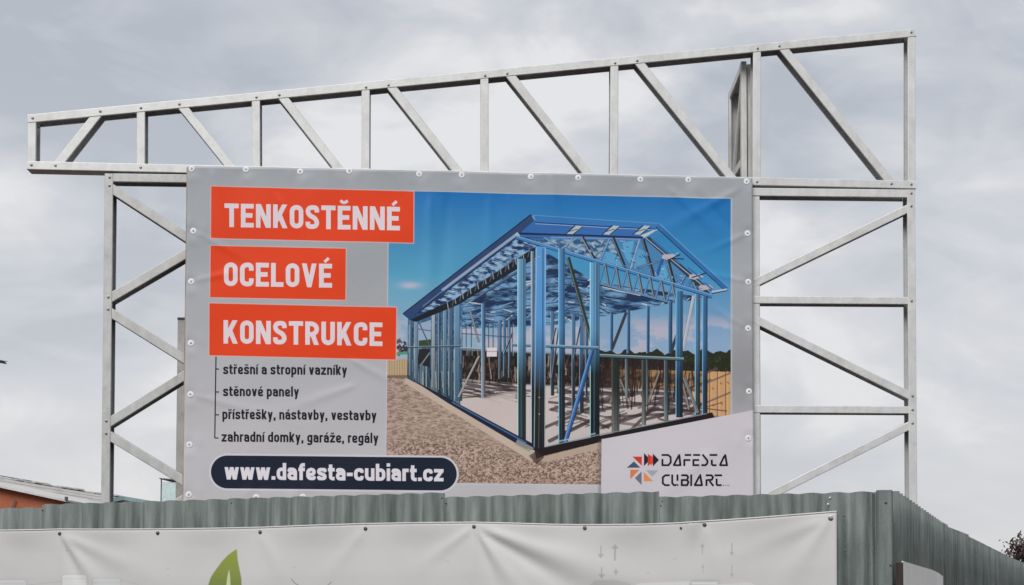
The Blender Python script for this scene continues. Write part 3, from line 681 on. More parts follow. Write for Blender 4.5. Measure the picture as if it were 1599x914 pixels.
# base plates, kerb
cv.poly([(633, 590), (700, 624), (836, 703), (832, 722), (700, 640), (633, 599)], (196, 180, 164))
cv.poly([(640, 591), (700, 622), (830, 692), (838, 704), (818, 700), (700, 630)], (34, 42, 62)); cv.stroke([(706, 628), (822, 692)], 2.0, (74, 108, 156))
cv.poly([(808, 686), (834, 700), (826, 706), (804, 694)], (150, 152, 150), .8)
cv.poly([(834, 702), (1112, 644), (1116, 652), (1060, 664), (940, 690), (850, 712), (838, 718)], (40, 32, 36))
cv.stroke([(852, 698), (932, 680), (1104, 646)], 1.8, (120, 140, 152), .8); cv.stroke([(856, 693), (930, 677)], 2.2, (170, 192, 206), .7)
cv.poly([(838, 716), (940, 691), (940, 700), (850, 722)], (186, 168, 152), .9)
cv.poly([(826, 712), (838, 704), (850, 714), (838, 726)], (62, 48, 44), .8, .8)
for xa, xb, ya, yb, c0, c1 in ():
    post(xa, xb, ya, yb, c0, c1)
# soft vertical lightening of the laminate
cv.mask = None
# red-orange title boxes
ORG = (226, 70, 34)
for q in ([(329.8, 291.3), (645.8, 299.6), (645.3, 379.5), (329.4, 371.9)], [(328.9, 383.9), (540, 388.5), (539.3, 468.4), (328.2, 464.4)], [(327.2, 473.9), (619, 480.6), (617.8, 561.8), (326.8, 555)]):
    cxx = sum(p[0] for p in q) / 4; cyy = sum(p[1] for p in q) / 4
    q2 = [(p[0] + (1.6 if p[0] > cxx else -1.6), p[1] + (1.6 if p[1] > cyy else -1.6)) for p in q]
    cv.poly(q2, (214, 178, 176), .75); cv.poly(q, ORG)
WHT = (224, 214, 220)
text(cv, 'TENKOSTĚNNÉ', 350.5, 354.5, 624.5, 360.4, 36.8, .195, .56, WHT, .085)
text(cv, 'OCELOVÉ', 349.5, 446.8, 518.5, 449.4, 37.2, .195, .56, WHT, .085)
text(cv, 'KONSTRUKCE', 348.8, 536.6, 597.2, 540.6, 36.6, .195, .56, WHT, .085)
INK = (34, 34, 42)
cv.stroke([(337.3, 557), (335.3, 684), (341, 684.4)], 1.9, INK)
for y in (576.6, 612.3, 647.9): cv.stroke([(336, y), (342, y + .1)], 1.9, INK)
text(cv, 'střešní a stropní vazníky', 348.5, 584.6, 542, 586.0, 16.2, .185, .50, INK, .08)
text(cv, 'stěnové panely', 348.3, 618.9, 467, 619.8, 16.2, .185, .50, INK, .08)
text(cv, 'přístřešky, nástavby, vestavby', 347.2, 654.8, 588, 656.8, 16.2, .185, .50, INK, .08)
text(cv, 'zahradní domky, garáže, regály', 346, 690, 591, 692.2, 16.2, .185, .50, INK, .08)
cv.stroke([(355, 737.2), (687.5, 740.4)], 57.5, (208, 206, 214), cap='round'); cv.stroke([(355, 737.2), (687.5, 740.4)], 51.5, (36, 42, 58), cap='round')
text(cv, 'www.dafesta-cubiart.cz', 350.6, 748.9, 692.6, 751.9, 26.5, .205, .56, (226, 222, 230), .075)
# logo panel
cv.poly([(934, 690), (941, 684), (941, 794), (934, 794)], (90, 86, 92), .45, 2)
cv.poly([(939.5, 686.5), (1180, 640), (1180, 794), (938.5, 794)], (206, 201, 209))
def G(*p): return [(930 + x / 6.092, 630 + y / 6.092) for x, y in p]
DK = (44, 40, 54); RD = (206, 62, 48)
cv.poly(G((350, 507), (440, 507), (440, 594)), RD)
cv.poly(G((460, 473), (506, 520), (506, 552), (460, 597)), DK); cv.poly(G((497, 478), (532, 512), (532, 565), (497, 600)), RD); cv.poly(G((522, 490), (556, 520), (556, 560), (522, 595)), (224, 84, 62))
cv.poly(G((545, 478), (604, 539), (545, 602)), DK)
cv.poly(G((365, 553), (426, 613), (296, 613)), (78, 88, 104)); cv.poly(G((330, 632), (418, 632), (330, 724)), (216, 130, 80))
cv.poly(G((438, 648), (438, 778), (374, 712)), (112, 118, 132)); cv.poly(G((458, 653), (548, 742), (458, 742)), (228, 146, 90)); cv.poly(G((478, 637), (600, 637), (540, 697)), (166, 170, 180))
def gs(*pts, th=19): cv.stroke(G(*pts), th / 6.092, (34, 32, 40))
gs((628, 492), (690, 492), (714, 512), (716, 560), (694, 589), (628, 589)); gs((636, 530), (636, 597))
gs((742, 592), (790, 500)); gs((795, 485), (808, 597), th=20); gs((740, 589), (805, 589))
gs((848, 492), (910, 492)); gs((836, 540), (902, 540)); gs((844, 540), (844, 597))
gs((928, 492), (995, 492)); gs((922, 540), (985, 540)); gs((922, 589), (985, 589)); gs((930, 540), (930, 592))
gs((1016, 487), (1064, 546), (1062, 572), (1046, 589), (1006, 589))
gs((1084, 492), (1158, 492)); gs((1106, 536), (1106, 580), (1116, 589), (1152, 589))
gs((1182, 592), (1226, 500)); gs((1232, 485), (1252, 597), th=20); gs((1180, 589), (1250, 589))
gs((706, 685), (664, 685), (640, 704), (640, 762), (662, 779), (706, 779)); gs((729, 677), (729, 760), (746, 779), (768, 779)); gs((779, 677), (779, 738)); gs((770, 770), (786, 783), th=14)
gs((814, 685), (866, 685), (880, 700), (874, 724)); gs((820, 730), (868, 730), (884, 748), (872, 779), (814, 779)); gs((820, 722), (820, 787))
gs((910, 677), (910, 787)); gs((942, 782), (988, 694)); gs((994, 675), (1014, 787), th=20); gs((940, 779), (1012, 779))
gs((1048, 685), (1104, 685), (1118, 704), (1106, 728), (1056, 730)); gs((1084, 738), (1122, 787)); gs((1056, 724), (1056, 787))
gs((1132, 685), (1204, 685)); gs((1152, 716), (1152, 770), (1162, 779), (1200, 779))
text(cv, 's.r.o.', 1128.8, 759.0, 1139.6, 759.0, 2.6, .24, .5, (70, 68, 76), .16)
gs((600, 635), (1270, 637), th=3) if False else cv.stroke(G((600, 636), (1270, 638)), .4, (186, 184, 196), .6)

# ------------------------------------------------------------------ big banner on its board
LIGHT = 1.10
BW = -0.024
aTL = SIGN.px(291.5, 258.6, BW); aTR = SIGN.px(1174.9, 279, BW); aBL = SIGN.px(287.3, 784, BW)
A0, A1 = (aTL[0] + aBL[0]) / 2, aTR[0]; B1 = (aTL[1] + aTR[1]) / 2; B0 = SIGN.px(300, 792, BW)[1]
banner = thing('advertising_banner', SIGN.pt((A0 + A1) / 2, B0, BW), 'large printed banner with orange title boxes and a photo of a steel-framed garage', 'banner')
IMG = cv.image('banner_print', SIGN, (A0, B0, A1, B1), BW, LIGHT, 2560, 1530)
def printed(name, img, rough, bump=0.1, bs=60, dirt=0.0):
    m, t, b = material(name, (1, 1, 1), rough, 0, 0.22)
    im = t.nodes.new('ShaderNodeTexImage'); im.image = img; im.extension = 'EXTEND'
    uv = t.nodes.new('ShaderNodeUVMap'); uv.uv_map = 'UVMap'
    t.links.new(uv.outputs[0], im.inputs['Vector'])
    tcn = t.nodes.new('ShaderNodeTexCoord')
    n = t.nodes.new('ShaderNodeTexNoise'); n.inputs['Scale'].default_value = 2.2; n.inputs['Detail'].default_value = 6
    t.links.new(tcn.outputs['Object'], n.inputs['Vector'])
    mrn = t.nodes.new('ShaderNodeMapRange'); mrn.inputs['From Min'].default_value = .3; mrn.inputs['From Max'].default_value = .7
    mrn.inputs['To Min'].default_value = 1 - dirt; mrn.inputs['To Max'].default_value = 1.0
    t.links.new(n.outputs['Fac'], mrn.inputs['Value'])
    mx = t.nodes.new('ShaderNodeMix'); mx.data_type = 'RGBA'; mx.blend_type = 'MULTIPLY'; mx.inputs[0].default_value = 1
    t.links.new(im.outputs[0], mx.inputs[6]); t.links.new(mrn.outputs[0], mx.inputs[7]); t.links.new(mx.outputs[2], b.inputs['Base Color'])
    nb = t.nodes.new('ShaderNodeTexNoise'); nb.inputs['Scale'].default_value = bs; nb.inputs['Detail'].default_value = 3
    t.links.new(tcn.outputs['Object'], nb.inputs['Vector'])
    bp = t.nodes.new('ShaderNodeBump'); bp.inputs['Strength'].default_value = bump; bp.inputs['Distance'].default_value = 0.003
    t.links.new(nb.outputs['Fac'], bp.inputs['Height']); t.links.new(bp.outputs[0], b.inputs['Normal'])
    return m
M_BANNER = printed('printed_banner_vinyl', IMG, 0.42, 0.10, 30, 0.05)

def crease(A, B, p, ang, L, w0, k, amp):
    """a fold that starts at p and runs along ang, widening; metres"""
    d = (math.cos(ang), math.sin(ang))
    al = (A - p[0]) * d[0] + (B - p[1]) * d[1]; q = -(A - p[0]) * d[1] + (B - p[1]) * d[0]
    al_ = np.clip(al, 0, None); wd = w0 + k * al_
    env = np.clip(al_ / (0.12 * L), 0, 1) * np.exp(-np.clip(al - L * .35, 0, None) ** 2 / (L * .5) ** 2)
    return amp * np.exp(-(q / wd) ** 2) * env
def sheet(name, plane, a0, a1, bbot, btop, nx, ny, wfun, mat, parent, wbase, uvrect=None, thick=0.0008):
    """cloth grid; btop(a) gives the top edge height; both faces"""
    A = np.linspace(a0, a1, nx); topv = np.array([btop(a) for a in A])
    f = np.linspace(0, 1, ny)[:, None]
    AA = np.repeat(A[None, :], ny, 0); BB = bbot + (topv[None, :] - bbot) * f
    Wd = wbase + wfun(AA, BB)
    o_, e1, e2, n_ = [np.array(v) for v in (plane.o, plane.e1, plane.e2, plane.n)]
    P1 = o_ + AA[..., None] * e1 + BB[..., None] * e2 + Wd[..., None] * n_
    P2 = P1 + n_ * thick
    V = np.concatenate([P1.reshape(-1, 3), P2.reshape(-1, 3)])
    u = (AA - uvrect[0]) / (uvrect[2] - uvrect[0]); v = (BB - uvrect[1]) / (uvrect[3] - uvrect[1])
    UV = np.stack([u, v], -1).reshape(-1, 2); UV = np.concatenate([UV, UV])
    fs = []; n0 = nx * ny
    for j in range(ny - 1):
        for i in range(nx - 1):
            a = j * nx + i; fs.append((a, a + 1, a + nx + 1, a + nx)); b = a + n0; fs.append((b, b + nx, b + nx + 1, b + 1))
    for i in range(nx - 1):
        a = i; fs.append((a, a + n0, a + n0 + 1, a + 1)); a = (ny - 1) * nx + i; fs.append((a, a + 1, a + n0 + 1, a + n0))
    for j in range(ny - 1):
        a = j * nx; fs.append((a, a + nx, a + nx + n0, a + n0)); a = j * nx + nx - 1; fs.append((a, a + n0, a + nx + n0, a + nx))
    ob = mesh(name, V, fs, mat, parent, UV, smooth=True, origin=plane.pt((a0 + a1) / 2, bbot, wbase))
    return ob
WASH = [(299.4, 263.8), (384, 264.5), (468.7, 268), (545.5, 267.5), (654.5, 272), (721, 273.5), (829, 276), (903, 278), (1000, 280.7), (1075, 281), (1166, 283.7),
        (302, 361), (298.7, 440), (298, 536), (297.4, 616), (295.6, 694.6), (294.6, 772.6), (1167.5, 364.5), (1168.6, 440.5), (1168.4, 513), (1169.7, 611.3), (1168.5, 684.5),
        (400, 777), (473, 776.5)]
wash_ab = [SIGN.px(x, y, BW) for x, y in WASH]
def bw(A, B):
    w = np.zeros_like(A)
    # soft buckles along the top edge between the fixings, wavy laminate, diagonal folds near the upper right corner
    tops = sorted(p[0] for p in wash_ab[:11])
    ph = np.interp(A, tops, np.arange(len(tops)))
    w -= 0.0045 * np.sin(np.pi * (ph % 1)) ** 2 * np.exp(-(B1 - B) / .10)
    w -= 0.0022 * np.sin(A * 5.1 + .6 + .8 * B) * np.sin(B * 2.3 + A * .6)
    w -= 0.0011 * np.sin(A * 13 + B * 4.1) * np.exp(-((B - B1 + .2) / .5) ** 2)
    w -= 0.0007 * np.sin(A * 9 - B * 17 + 1.2 * np.sin(A * 3.1))
    def at(x, y): return SIGN.px(x, y, BW)
    w *= 1.25
    for x, y, an, L, am, w0 in ((1160, 292, R(-150), .55, .0035, .012), (1040, 290, R(-42), .42, .0045, .014), (1088, 300, R(-48), .30, -.0035, .012), (672, 300, R(-90), .62, .0040, .014), (700, 298, R(-94), .7, -.003, .018), (765, 300, R(-90), .5, .0026, .016), (790, 300, R(-62), .30, .0024, .010),
                            (302, 361, R(-28), .32, .0024, .008), (299, 440, R(14), .30, .002, .008), (297, 616, R(-14), .5, .0024, .010), (1168, 440, R(170), .25, .0028, .008), (1168, 364, R(205), .25, .0026, .008), (1168, 513, R(150), .25, .0024, .008),
                            (330, 262, R(-75), .3, .0035, .012), (610, 262, R(-60), .35, .003, .014), (860, 268, R(-80), .22, .003, .014), (430, 300, R(-58), .45, .0026, .014), (545, 560, R(-28), .3, .003, .010), (560, 600, R(-160), .4, .0026, .012), (1120, 700, R(-140), .5, .003, .03)):
        w -= crease(A, B, at(x, y), an, L, w0, .05, am * 1.05)
    for a_, b_ in wash_ab:
        rr = np.hypot(A - a_, B - b_); w += .0022 * np.exp(-(rr / .022) ** 2) - .0016 * np.exp(-((rr - .05) / .022) ** 2) * (.5 + .5 * np.cos(3 * np.arctan2(B - b_, A - a_) + a_ * 20))
    return w
sheet('banner_cloth', SIGN, A0, A1, B0, lambda a: B1 - 0.0015 * math.sin(a * 9), 300, 180, bw, M_BANNER, banner, BW, (A0, B0, A1, B1))
# washers with their screws
u_, v_ = SIGN.e1, SIGN.e2
wm = sm_ = None
for (a, b) in wash_ab:
    c = SIGN.pt(a, b, BW + float(bw(np.array([[a]]), np.array([[b]]))[0, 0]) - .0004)
    if wm is None:
        vs, fs = disc(Vector((0, 0, 0)), SIGN.n, u_, v_, [(.0150, 0), (.0152, .0012), (.0138, .0026), (.0075, .0034), (.0068, .0022), (.001, .002)], 20)
        w_ = mesh('washer', [c + x for x in vs], fs, M_WASHER, banner, smooth=False, origin=c); wm = w_.data
        vs, fs = disc(Vector((0, 0, 0)), SIGN.n, u_, v_, [(.0040, .0018), (.0040, .0036), (.003, .0044), (.0005, .0046)], 10)
        s_ = mesh('screw', [c + x for x in vs], fs, M_SCREW, w_, origin=c); sm_ = s_.data
        s_.location = (0, 0, 0)
    else:
        w_ = bpy.data.objects.new('washer', wm); C.objects.link(w_); w_.parent = banner; w_.location = c - banner.location
        s_ = bpy.data.objects.new('screw', sm_); C.objects.link(s_); s_.parent = w_
        w_.rotation_euler = (0, 0, 0)
# backing board
vs, fs = prism([(A0 - .006, B0 - .02), (A1 - .004, B0 - .02), (A1 - .004, B1 - .004), (A0 - .006, B1 - .004)], SIGN.e1, SIGN.e2, SIGN.n, SIGN.o, -.0125, -.0015)
board = mesh('backing_board', vs, fs, M_PLY)
tag(board, 'thin plywood board behind the printed banner, its brown edge showing on the left', 'board')

# ------------------------------------------------------------------ galvanised members
MW, MD = 0.0405, 0.089
def cprofile(a, b, c=.011, th=.0018, side=1, w0=0.0, r=.003):
    h = a / 2; q = r
    P = [(-h, c), (-h, q), (-h + q * .3, q * .3), (-h + q, 0), (h - q, 0), (h - q * .3, q * .3), (h, q), (h, b - q), (h - q * .3, b - q * .3), (h - q, b), (-h + q, b), (-h + q * .3, b - q * .3), (-h, b - q), (-h, b - c),
         (-h + th, b - c), (-h + th, b - th - .001), (h - th - .001, b - th), (h - th, b - th - .001), (h - th, th + .001), (h - th - .001, th), (-h + th + .001, th), (-h + th, th + .001), (-h + th, c)]
    P = [(side * u, w + w0) for u, w in P]
    return P if side < 0 else P[::-1]
def member(parent, name, pl, p0, p1, side=1, w0=0.0, a=MW, b=MD, ext=(0, 0), mat=None, label=None, lip=.011):
    """C-channel from p0 to p1 (plane coordinates); web on the side 'side' of the left-hand normal"""
    d = Vector((p1[0] - p0[0], p1[1] - p0[1])); L = d.length; d /= L
    L3 = pl.e1 * d.x + pl.e2 * d.y; U3 = pl.e1 * -d.y + pl.e2 * d.x
    org = pl.pt(p0[0], p0[1], 0)
    vs, fs = prism(cprofile(a, b, c=lip, side=side, w0=w0), U3, pl.n, L3, org, -ext[0], L + ext[1])
    ob = mesh(name, vs, fs, mat or M_STEEL, parent, origin=org + L3 * (L / 2) + pl.n * w0)
    if label: ob['label'] = label
    return ob
screw_me = {}
def screw(parent, pl, x, y, w=0.0, r=.0055, mat=None):
    a, b = pl.px(x, y, w); c = pl.pt(a, b, w)
    key = (id(pl), r, (mat or M_SCREW).name)
    if key not in screw_me:
        vs, fs = disc(Vector((0, 0, 0)), pl.n, pl.e1, pl.e2, [(r * 1.25, -.002), (r * 1.25, .001), (r, .0014), (r * .95, .0035), (r * .6, .005), (r * .2, .0052)], 10)
        s_ = mesh('screw', [c + q for q in vs], fs, mat or M_SCREW, parent, origin=c); screw_me[key] = s_.data
    else:
        s_ = bpy.data.objects.new('screw', screw_me[key]); C.objects.link(s_); s_.parent = parent; s_.location = c - parent.location
    return s_
P = SIGN.px
tr = thing('steel_roof_truss', SIGN.pt(P(730, 275)[0], P(730, 275)[1], 0), 'long galvanised monopitch truss rising to the right above the banner', 'truss')
member(tr, 'top_chord', SIGN, P(43, 185.6), P(1430, 50.8), side=1)
member(tr, 'bottom_chord', SIGN, P(42, 258.1), P(1430.5, 288.7), side=-1)
TV = [((49.6, 185), (48.8, 258), -1, 'vertical_web'), ((219.7, 169), (219.6, 262), 1, 'vertical_web'), ((399.4, 152), (399.7, 266), 1, 'vertical_web'), ((571.0, 135), (570.6, 270), 1, 'vertical_web'),
      ((756.4, 118), (756.6, 274), 1, 'vertical_web'), ((959.6, 98), (958.7, 278), 1, 'vertical_web'), ((1182.4, 76), (1182.2, 283), 1, 'vertical_web'), ((1423.9, 52), (1423.9, 288), -1, 'vertical_web')]
for p, q, sd_, nm in TV:
    sd2 = {49.6: -1, 219.7: -1, 399.4: -1, 571.0: -1, 756.4: -1, 959.6: 1, 1182.4: 1, 1423.9: 1}[p[0]]
    member(tr, nm, SIGN, P(*p), P(*q), side=sd2, w0=.0022, b=MD - .005, a=MW - .001)
def along(p, q, y):
    f_ = (y - p[1]) / (q[1] - p[1]); return (p[0] + (q[0] - p[0]) * f_, y)
for p, q, yt, yb, sd_ in (((149.5, 181), (93.5, 252), 176, 257, -1), ((287.5, 170), (358.7, 258.7), 163, 264, 1), ((443.8, 155), (528, 262.5), 148, 268, 1), ((613.8, 139), (714.5, 267), 132, 272, 1),
                          ((800, 121.5), (918.8, 272), 114, 277, 1), ((1001.8, 102), (1141, 275), 95, 282, 1), ((1225.7, 78), (1387, 279), 73, 286, 1)):
    member(tr, 'diagonal_web', SIGN, P(*along(p, q, yt)), P(*along(p, q, yb)), side=1 if sd_ > 0 else -1, w0=.0026, b=MD - .006, a=MW + .002)
for x, y in ((51, 184.5), (156.5, 174), (220, 168.6), (280, 163), (400.3, 152), (436, 148.5), (571.5, 136.5), (606.5, 133), (757.5, 118.3), (792, 115), (960.5, 98.7), (995, 95), (1183, 75.9), (1217, 72), (1423, 50.5),
             (49, 257.8), (86.5, 258.5), (219.5, 261.5), (1182, 284), (1392, 287), (1423, 288)):
    screw(tr, SIGN, x, y)

def to_ground(x, y):
    a, b = P(x, y); return (a, 0.0)
# left frame
a, _ = P(164, 700)
lf = thing('steel_lattice_frame', SIGN.pt(a, 0, 0), 'galvanised lattice frame at the left edge of the banner, under the truss overhang', 'frame', 'galvanised side frames of the sign')
pt0, pt1 = P(170, 271), P(164.3, 784)
dv = ((pt1[0] - pt0[0]) / (pt1[1] - pt0[1]))
foot = (pt0[0] + dv * (0 - pt0[1]), 0.0)
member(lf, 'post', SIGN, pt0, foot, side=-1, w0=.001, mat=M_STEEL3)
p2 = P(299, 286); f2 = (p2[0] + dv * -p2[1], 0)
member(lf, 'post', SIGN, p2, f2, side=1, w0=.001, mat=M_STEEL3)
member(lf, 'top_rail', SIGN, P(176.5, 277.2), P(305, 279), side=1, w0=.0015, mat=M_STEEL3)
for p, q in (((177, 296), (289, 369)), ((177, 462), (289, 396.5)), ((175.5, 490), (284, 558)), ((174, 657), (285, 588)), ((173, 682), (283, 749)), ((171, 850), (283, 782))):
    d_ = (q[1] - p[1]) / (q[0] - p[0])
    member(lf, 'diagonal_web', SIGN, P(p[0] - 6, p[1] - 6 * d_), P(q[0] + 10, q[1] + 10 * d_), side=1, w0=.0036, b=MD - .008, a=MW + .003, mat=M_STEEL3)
for x, y in ((171, 277), (171, 290), (169, 464), (168.8, 483), (166, 657.5), (165.7, 677)): screw(lf, SIGN, x, y, .001)
# right frame
a, _ = P(1425, 700)
rf = thing('steel_lattice_frame', SIGN.pt(a, 0, 0), 'galvanised frame with level rails and diagonals at the right edge of the banner', 'frame', 'galvanised side frames of the sign')
pr0, pr1 = P(1423, 296), P(1426.4, 790)
dr = (pr1[0] - pr0[0]) / (pr1[1] - pr0[1])
member(rf, 'post', SIGN, pr0, (pr0[0] - dr * pr0[1], 0), side=1, w0=.001)
pi0, pi1 = P(1180.3, 306), P(1181.2, 770)
di = (pi1[0] - pi0[0]) / (pi1[1] - pi0[1])
member(rf, 'post', SIGN, pi0, (pi0[0] - di * pi0[1], 0), side=-1, w0=.0055)
member(rf, 'top_rail', SIGN, P(1170, 299.4), P(1416.6, 302.2), side=1, w0=.0015)
member(rf, 'middle_rail', SIGN, P(1170, 468), P(1420, 469.6), side=1, w0=.0025, b=MD - .004, a=MW - .004)
member(rf, 'middle_rail', SIGN, P(1170, 638.8), P(1422, 640.2), side=1, w0=.0025, b=MD - .004, a=MW - .004)
for p, q in (((1177, 442.5), (1416, 326.5)), ((1177, 497), (1418, 616)), ((1208, 771), (1418, 666)), ((1177, 842), (1418, 962))):
    d_ = (q[1] - p[1]) / (q[0] - p[0])
    e0 = 5 if p[0] == 1177 else 40
    member(rf, 'diagonal_web', SIGN, P(p[0] - e0, p[1] - e0 * d_), P(q[0] + 5, q[1] + 5 * d_), side=1, w0=.0048, b=MD - .01, a=MW - .001)
for x, y in ((1423, 302), (1423, 322), (1423.6, 470), (1425, 618.5), (1425, 640), (1425, 661)): screw(rf, SIGN, x, y, .001)

# brace frame standing square to the truss, behind it
ab = SIGN.px(1158, 200, .095)
BR = Plane(SIGN.pt(ab[0], 0, .095), SIGN.n, SIGN.e1)      # along = away from the viewer, depth = to the right
top_b = SIGN.px(1165, 96, .095)[1]
bf = thing('steel_brace_frame', BR.pt(.2, 0, 0), 'galvanised bracing frame standing square behind the truss, near its tallest end', 'frame')
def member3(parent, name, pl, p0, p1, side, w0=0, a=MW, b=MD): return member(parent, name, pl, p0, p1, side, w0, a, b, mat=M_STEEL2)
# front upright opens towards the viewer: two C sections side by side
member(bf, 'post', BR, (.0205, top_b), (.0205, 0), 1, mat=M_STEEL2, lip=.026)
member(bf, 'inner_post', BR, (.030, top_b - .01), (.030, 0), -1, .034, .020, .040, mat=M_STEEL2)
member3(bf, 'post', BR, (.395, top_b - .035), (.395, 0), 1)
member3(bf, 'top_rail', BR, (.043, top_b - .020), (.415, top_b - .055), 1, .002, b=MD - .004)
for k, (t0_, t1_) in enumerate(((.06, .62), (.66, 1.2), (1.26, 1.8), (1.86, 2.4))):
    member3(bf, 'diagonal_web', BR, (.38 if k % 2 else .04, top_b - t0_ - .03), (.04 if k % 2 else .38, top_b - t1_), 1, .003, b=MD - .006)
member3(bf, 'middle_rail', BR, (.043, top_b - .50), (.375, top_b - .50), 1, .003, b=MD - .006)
# shorter rear post showing between the left frame and the banner
RW = .55
c0 = SIGN.px(283.5, 496, RW); c1 = SIGN.px(280, 780, RW)
rp = thing('steel_rear_post', SIGN.pt(c1[0], 0, RW), 'shorter weathered steel post behind the left edge of the banner', 'post')
dd = (c1[0] - c0[0]) / (c1[1] - c0[1])
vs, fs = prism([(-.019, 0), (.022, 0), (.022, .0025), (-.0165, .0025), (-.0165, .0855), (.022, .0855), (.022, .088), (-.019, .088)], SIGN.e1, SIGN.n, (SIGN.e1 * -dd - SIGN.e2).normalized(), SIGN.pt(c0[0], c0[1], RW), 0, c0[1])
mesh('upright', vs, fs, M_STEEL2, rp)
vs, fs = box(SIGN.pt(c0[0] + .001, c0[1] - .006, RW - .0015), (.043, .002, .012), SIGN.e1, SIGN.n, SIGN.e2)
mesh('end_cap', vs, fs, M_DARK, rp)

# ------------------------------------------------------------------ corrugated fence
AMP = 0.0175
s_l = FENCE.px(1.7, 800)[0]; s_r = FENCE.px(1328, 800)[0]
PITCHF = (s_r - s_l) / 38.0
CREST = s_l + PITCHF * .40
def corr(s, s0=CREST, pitch=None): return -AMP * (np.cos(2 * np.pi * (s - s0) / (pitch or PITCHF)) - .18 * np.cos(4 * np.pi * (s - s0) / (pitch or PITCHF)))
def fsheet(parent, pl, a0, a1, t0_, t1_, woff, pitch, s0, amp=1.0, per=16, tilt=0.0, wave=0.002, th=.0022, seed=0):
    n = max(8, int(abs(a1 - a0) / pitch * per)); A = np.linspace(a0, a1, n)
    rows = [0.0, .6, 1.2, 1.5, 1.7, 1.0]
    vs, fs = [], []
    hts = t0_ + (t1_ - t0_) * (A - a0) / (a1 - a0) + wave * np.sin(2 * np.pi * (A - s0) / pitch + 1.0) * .5
    nr = 5
    for back in (0, 1):
        for j in range(nr):
            f_ = [0, .5, .75, .9, 1.0][j]
            for i in range(n):
                wv = float(corr(A[i], s0, pitch)) * amp + woff + (th if back else 0) + .0018 * mnoise.noise(Vector((A[i] * 6, f_ * 3, seed + 2.5)))
                vs.append(pl.pt(A[i], hts[i] * f_, wv))
    for back in (0, 1):
        o0 = back * nr * n
        for j in range(nr - 1):
            for i in range(n - 1):
                a = o0 + j * n + i; q = (a, a + 1, a + n + 1, a + n); fs.append(q if not back else q[::-1])
    o0 = nr * n; tp = (nr - 1) * n
    for i in range(n - 1): fs.append((tp + i, tp + i + 1, o0 + tp + i + 1, o0 + tp + i))
    for j in range(nr - 1):
        a = j * n; fs.append((a, a + n, a + n + o0, a + o0)); a = j * n + n - 1; fs.append((a, a + o0, a + n + o0, a + n))
    ob = mesh('fence_sheet', vs, fs, M_FENCE, parent, smooth=True, origin=pl.pt((a0 + a1) / 2, 0, woff))
    me = ob.data
    # keep the cut top edge crisp
    for p_ in me.polygons:
        if abs(p_.normal.z) > .7: p_.use_smooth = False
    return ob
ff = thing('corrugated_fence', FENCE.pt(FENCE.px(700, 800)[0], 0, 0), 'grey-green corrugated sheet fence running across the front under the banner', 'fence', 'corrugated sheet fence runs')
def top_at(x, y): return FENCE.px(x, y)[1]
SHT = [(-340, 63, 799, 793, 0), (62, 361, 788.3, 779.3, 1), (359, 692.5, 778.9, 769.4, 0), (690, 1030.5, 776.9, 767.6, 1), (1028, 1372, 776.6, 767.6, 0)]
for i, (x0, x1, y0, y1, k) in enumerate(SHT):
    fsheet(ff, FENCE, FENCE.px(x0, 800)[0], FENCE.px(x1, 800)[0], top_at(x0, y0), top_at(x1, y1), -.0028 * k, PITCHF, CREST, seed=i * 7)
# corner sheet with its own deeper ribs
a0, a1 = FENCE.px(1346, 800)[0], FENCE.px(1393, 800)[0]
prof = []
tpc = top_at(1385, 765.8)
key = [(1346, .004), (1350, .010), (1354, .014), (1359, .004), (1362, .004), (1366, .016), (1368.5, .014), (1370, -.006), (1373, -.011), (1378, -.013), (1390, -.0135), (1392.5, -.012), (1393.6, -.006), (1394, .02)]
vs, fs = [], []
for z_ in (0, tpc - .012, tpc):
    for x, w in key: vs.append(FENCE.pt(FENCE.px(x, 800)[0], z_ if z_ != tpc else tpc - (.010 if x < 1368 else 0) - (.004 if w > .012 else 0), w - .007))
n = len(key)
for z_ in (0, tpc - .012, tpc):
    for x, w in key: vs.append(FENCE.pt(FENCE.px(x, 800)[0] - .0015, z_ if z_ != tpc else tpc - (.010 if x < 1368 else 0) - (.004 if w > .012 else 0), w - .0045))
for j in range(2):
    for i in range(n - 1):
        a = j * n + i; fs.append((a, a + 1, a + n + 1, a + n)); b = a + 3 * n; fs.append((b, b + n, b + n + 1, b + 1))
for i in range(n - 1): a = 2 * n + i; fs.append((a, a + 1, a + 3 * n + 1, a + 3 * n))
cs = mesh('corner_sheet', vs, fs, M_FENCE, ff)
for x, y in ((1383.4, 785), (1390.5, 882.5)): screw(ff, FENCE, x, y, -.0205, .0035, M_SCREWD)
for x, y in ((1296, 777.5), (1293, 787.5)): screw(ff, FENCE, x, y, -.011, .003, M_WASHER)

for x, y in ((66, 797), (362, 786), (690, 778), (696, 786), (1034, 783), (1032, 790), (1318, 806), (1320, 860)): screw(ff, FENCE, x, y, -.0125, .003, M_SCREWD)
fs_ = thing('corrugated_fence', SIDE.pt(2.0, 0, 0), 'grey-green corrugated sheet fence running away from the corner on the right', 'fence', 'corrugated sheet fence runs')
def side_s(x, y=850): return SIDE.px(x, y)[0]
def side_t(x, y): return SIDE.px(x, y)[1]
SP = .095
for i, (x0, x1, y0, y1, k) in enumerate([(1394, 1464, 766.8, 815.5, 0), (1463, 1474, 815.2, 821, 1), (1473, 1506, 822.5, 835.0, 0), (1505, 1568, 837.5, 868, 1), (1567, 1608, 868, 884.5, 0), (1607, 1640, 884.6, 896, 1)]):
    fsheet(fs_, SIDE, side_s(x0), side_s(x1), side_t(x0, y0), side_t(x1, y1), -.003 * k, SP, .0, amp=1.6, per=12, seed=20 + i)

